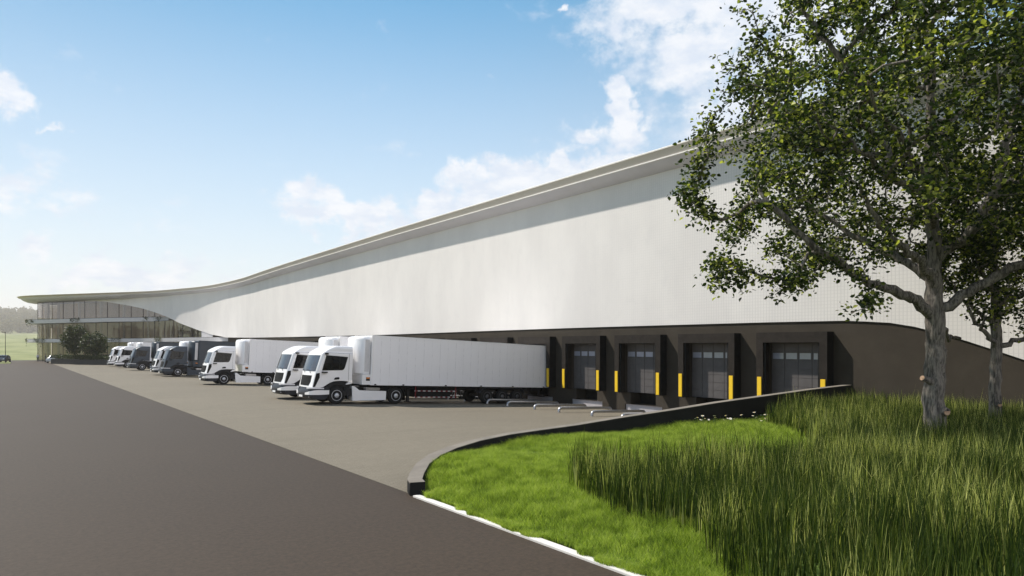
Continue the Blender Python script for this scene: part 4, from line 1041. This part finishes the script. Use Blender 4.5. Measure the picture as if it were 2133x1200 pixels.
def cloth(name, top, trous):
    m, n, b = new_mat(name); tc = n.n.new('ShaderNodeTexCoord').outputs['Object']; s_ = n.n.new('ShaderNodeSeparateXYZ'); n.l.new(tc, s_.inputs[0])
    c = n.mix(n.map(s_.outputs[2], .93, .96), trous+(1,), top+(1,)); c = n.mix(n.map(s_.outputs[2], 1.46, 1.5), c, (.42, .26, .19, 1)); n.l.new(c, b.inputs[0]); return m
cA = cloth('grey_top_dark_trousers', (.38, .38, .42), (.02, .02, .03)); cB = cloth('black_clothes', (.02, .02, .025), (.02, .02, .025)); cC = cloth('navy_clothes', (.03, .04, .07), (.03, .03, .03))
person('person in grey top and dark trousers standing at the left corner of the glazed end', (5.72, 180.9, 0), 2.6, cA)
person('person in black standing left of the silver car', (6.75, 172.5, 0), 1.8, cB)
person('person in black standing behind the silver car roof', (9.4, 171.5, 0), 2.9, cB)
person('person in navy standing between the silver car and the hedge', (10.6, 168.8, 0), .6, cC)
person('person in black behind the hedge below the planter trees', (16.3, 149.0, 0), 1.2, cB)

def make_car(label, loc, rz, paint):
    r = tag(empty('parked_car', loc, (0, 0, rz)), label, 'car', 'parked cars at the far end')
    xs = [-2.15, -2.1, -1.95, -1.4, -.9, -.3, .3, .9, 1.3, 1.7, 2.05, 2.15]
    belt = [.75, .86, .90, .95, .98, .99, 1.0, 1.0, 1.0, .98, .92, .7]; wd = [.70, .80, .86, .89, .9, .9, .9, .9, .89, .86, .80, .72]
    P = []
    for x, b, w in zip(xs, belt, wd): P.append([(x, -w*.92, .28), (x, -w, .45), (x, -w, .75), (x, -w*.94, b), (x, 0, b+.04), (x, w*.94, b), (x, w, .75), (x, w, .45), (x, w*.92, .28), (x, -w*.92, .28)])
    b = MB().grid(P); b.add(P[0][:-1], [tuple(range(9))]); b.add(P[-1][:-1], [tuple(range(9))]); bo = b.build('body', paint, r, smooth=40)
    xs = [(-1.15, .98, .80), (-.55, 1.42, .66), (.1, 1.50, .64), (.9, 1.48, .64), (1.45, 1.38, .64), (1.95, .98, .78)]
    P = [[(x, -.80, .96), (x, -w, z), (x, w, z), (x, .80, .96)] for x, z, w in xs]
    MB().grid(P).build('cabin_glass', M['winglass'], bo, smooth=30)
    P = [[(x, -w*1.0, z+.012), (x, 0, z+.05), (x, w*1.0, z+.012)] for x, z, w in xs[1:5]]; MB().grid(P).build('roof', paint, bo, smooth=50)
    pl_ = MB()
    for sy in (-1, 1):
        for (xa, za, wa), (xb, zb_, wb) in ((xs[0], xs[1]), (xs[4], xs[5])): pl_.tube([(xa, sy*wa, za), (xb, sy*wb, zb_)], .04, 6)
        pl_.tube([(.2, sy*.80, .97), (.2, sy*.65, 1.5)], .035, 6)
    pl_.build('pillar', paint, bo)
    for x in (-1.35, 1.3):
        for sy in (-1, 1):
            w_ = MB().lathe([(.2, -.11), (.31, -.11), (.33, -.07), (.33, .07), (.31, .11), (.2, .11)], 22, 'y', (x, sy*.80, .33)).build('wheel', M['tyre'], r, smooth=35)
            MB().lathe([(.21, sy*.08), (.21, sy*.115), (.12, sy*.09), (.04, sy*.12)], 14, 'y', (x, sy*.80, .33)).build('rim', M['chrome'], w_, smooth=35)
    for sy in (-1, 1):
        MB().box(-2.17, -2.02, *sorted((sy*.5, sy*.78)), .66, .78, .02).build('headlight', M['lamp'], r, smooth=40)
        MB().box(2.03, 2.16, *sorted((sy*.5, sy*.76)), .72, .86, .02).build('tail_light', M['red'], r, smooth=40)
    return r
M['silver'] = mat('silver_paint', (.42, .44, .46), .3, metal=.5, var=.03, coat=.5); M['navy'] = mat('navy_paint', (.03, .04, .06), .3, var=.03, coat=.5)
make_car('silver car parked at the left end of the dark hedge', (8.2, 166.0, 0), R(62), M['silver'])
make_car('blue grey car parked behind the middle of the hedge', (15.4, 153.0, 0), R(50), M['navy'])
make_car('dark car cut by the left edge of the picture, on the grass beside the road', (-.3, 178.5, 0), R(75), M['navy'])
lp = tag(empty('lamp_post', (.05, 172.0, 0)), 'slim dark lamp post at the far left edge of the picture beside the dark car', 'lamp post')
MB().lathe([(.10, 0), (.10, .5), (.06, .55), (.04, 6.2)], 10, 'z').build('post', M['mullion'], lp, smooth=40)
MB().box(-.6, .05, -.09, .09, 6.15, 6.25, .02).build('lamp_head', M['mullion'], lp, smooth=40)
# verge beyond the road
sheet('verge', np.array([-8.9, -4, -1, .2, .9]), np.linspace(163, 203, 12), lambda x, y: .05+0*x, M['field'])

# ------------------------------------------------------------------ far wood
rng = np.random.RandomState(33); Vs = []
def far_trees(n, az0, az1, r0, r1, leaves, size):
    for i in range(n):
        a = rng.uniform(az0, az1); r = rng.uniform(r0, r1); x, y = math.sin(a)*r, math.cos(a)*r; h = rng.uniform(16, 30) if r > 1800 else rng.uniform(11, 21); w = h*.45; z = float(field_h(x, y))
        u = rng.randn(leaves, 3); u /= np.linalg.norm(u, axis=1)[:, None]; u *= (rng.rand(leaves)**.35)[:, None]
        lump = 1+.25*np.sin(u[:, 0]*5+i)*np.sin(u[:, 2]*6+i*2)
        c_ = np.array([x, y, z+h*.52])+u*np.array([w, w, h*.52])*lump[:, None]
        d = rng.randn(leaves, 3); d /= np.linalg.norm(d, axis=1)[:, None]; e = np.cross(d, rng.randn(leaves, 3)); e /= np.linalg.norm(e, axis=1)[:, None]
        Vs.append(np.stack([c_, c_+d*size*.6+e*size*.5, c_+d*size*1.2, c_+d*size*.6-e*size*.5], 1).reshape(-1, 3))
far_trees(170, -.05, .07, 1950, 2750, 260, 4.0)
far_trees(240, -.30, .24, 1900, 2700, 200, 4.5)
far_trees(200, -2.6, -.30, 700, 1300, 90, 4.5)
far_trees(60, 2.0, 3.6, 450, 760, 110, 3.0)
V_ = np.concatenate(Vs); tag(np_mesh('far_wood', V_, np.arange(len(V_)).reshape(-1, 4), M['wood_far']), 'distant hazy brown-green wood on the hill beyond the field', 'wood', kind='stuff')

# ------------------------------------------------------------------ haze
def haze():
    o = MB().box(-2950, 2950, -2950, 2950, -3.5, 135).build('haze', None)
    m = bpy.data.materials.new('haze_air'); m.use_nodes = True; nt = m.node_tree; nt.nodes.clear()
    out = nt.nodes.new('ShaderNodeOutputMaterial'); pv = nt.nodes.new('ShaderNodeVolumePrincipled')
    pv.inputs['Color'].default_value = (1, .95, .88, 1); pv.inputs['Density'].default_value = HAZE; pv.inputs['Anisotropy'].default_value = .3
    nt.links.new(pv.outputs[0], out.inputs['Volume']); o.data.materials.append(m)
    tag(o, 'warm thin haze over the far field and wood', 'haze', kind='stuff')
HAZE = .00020
haze()
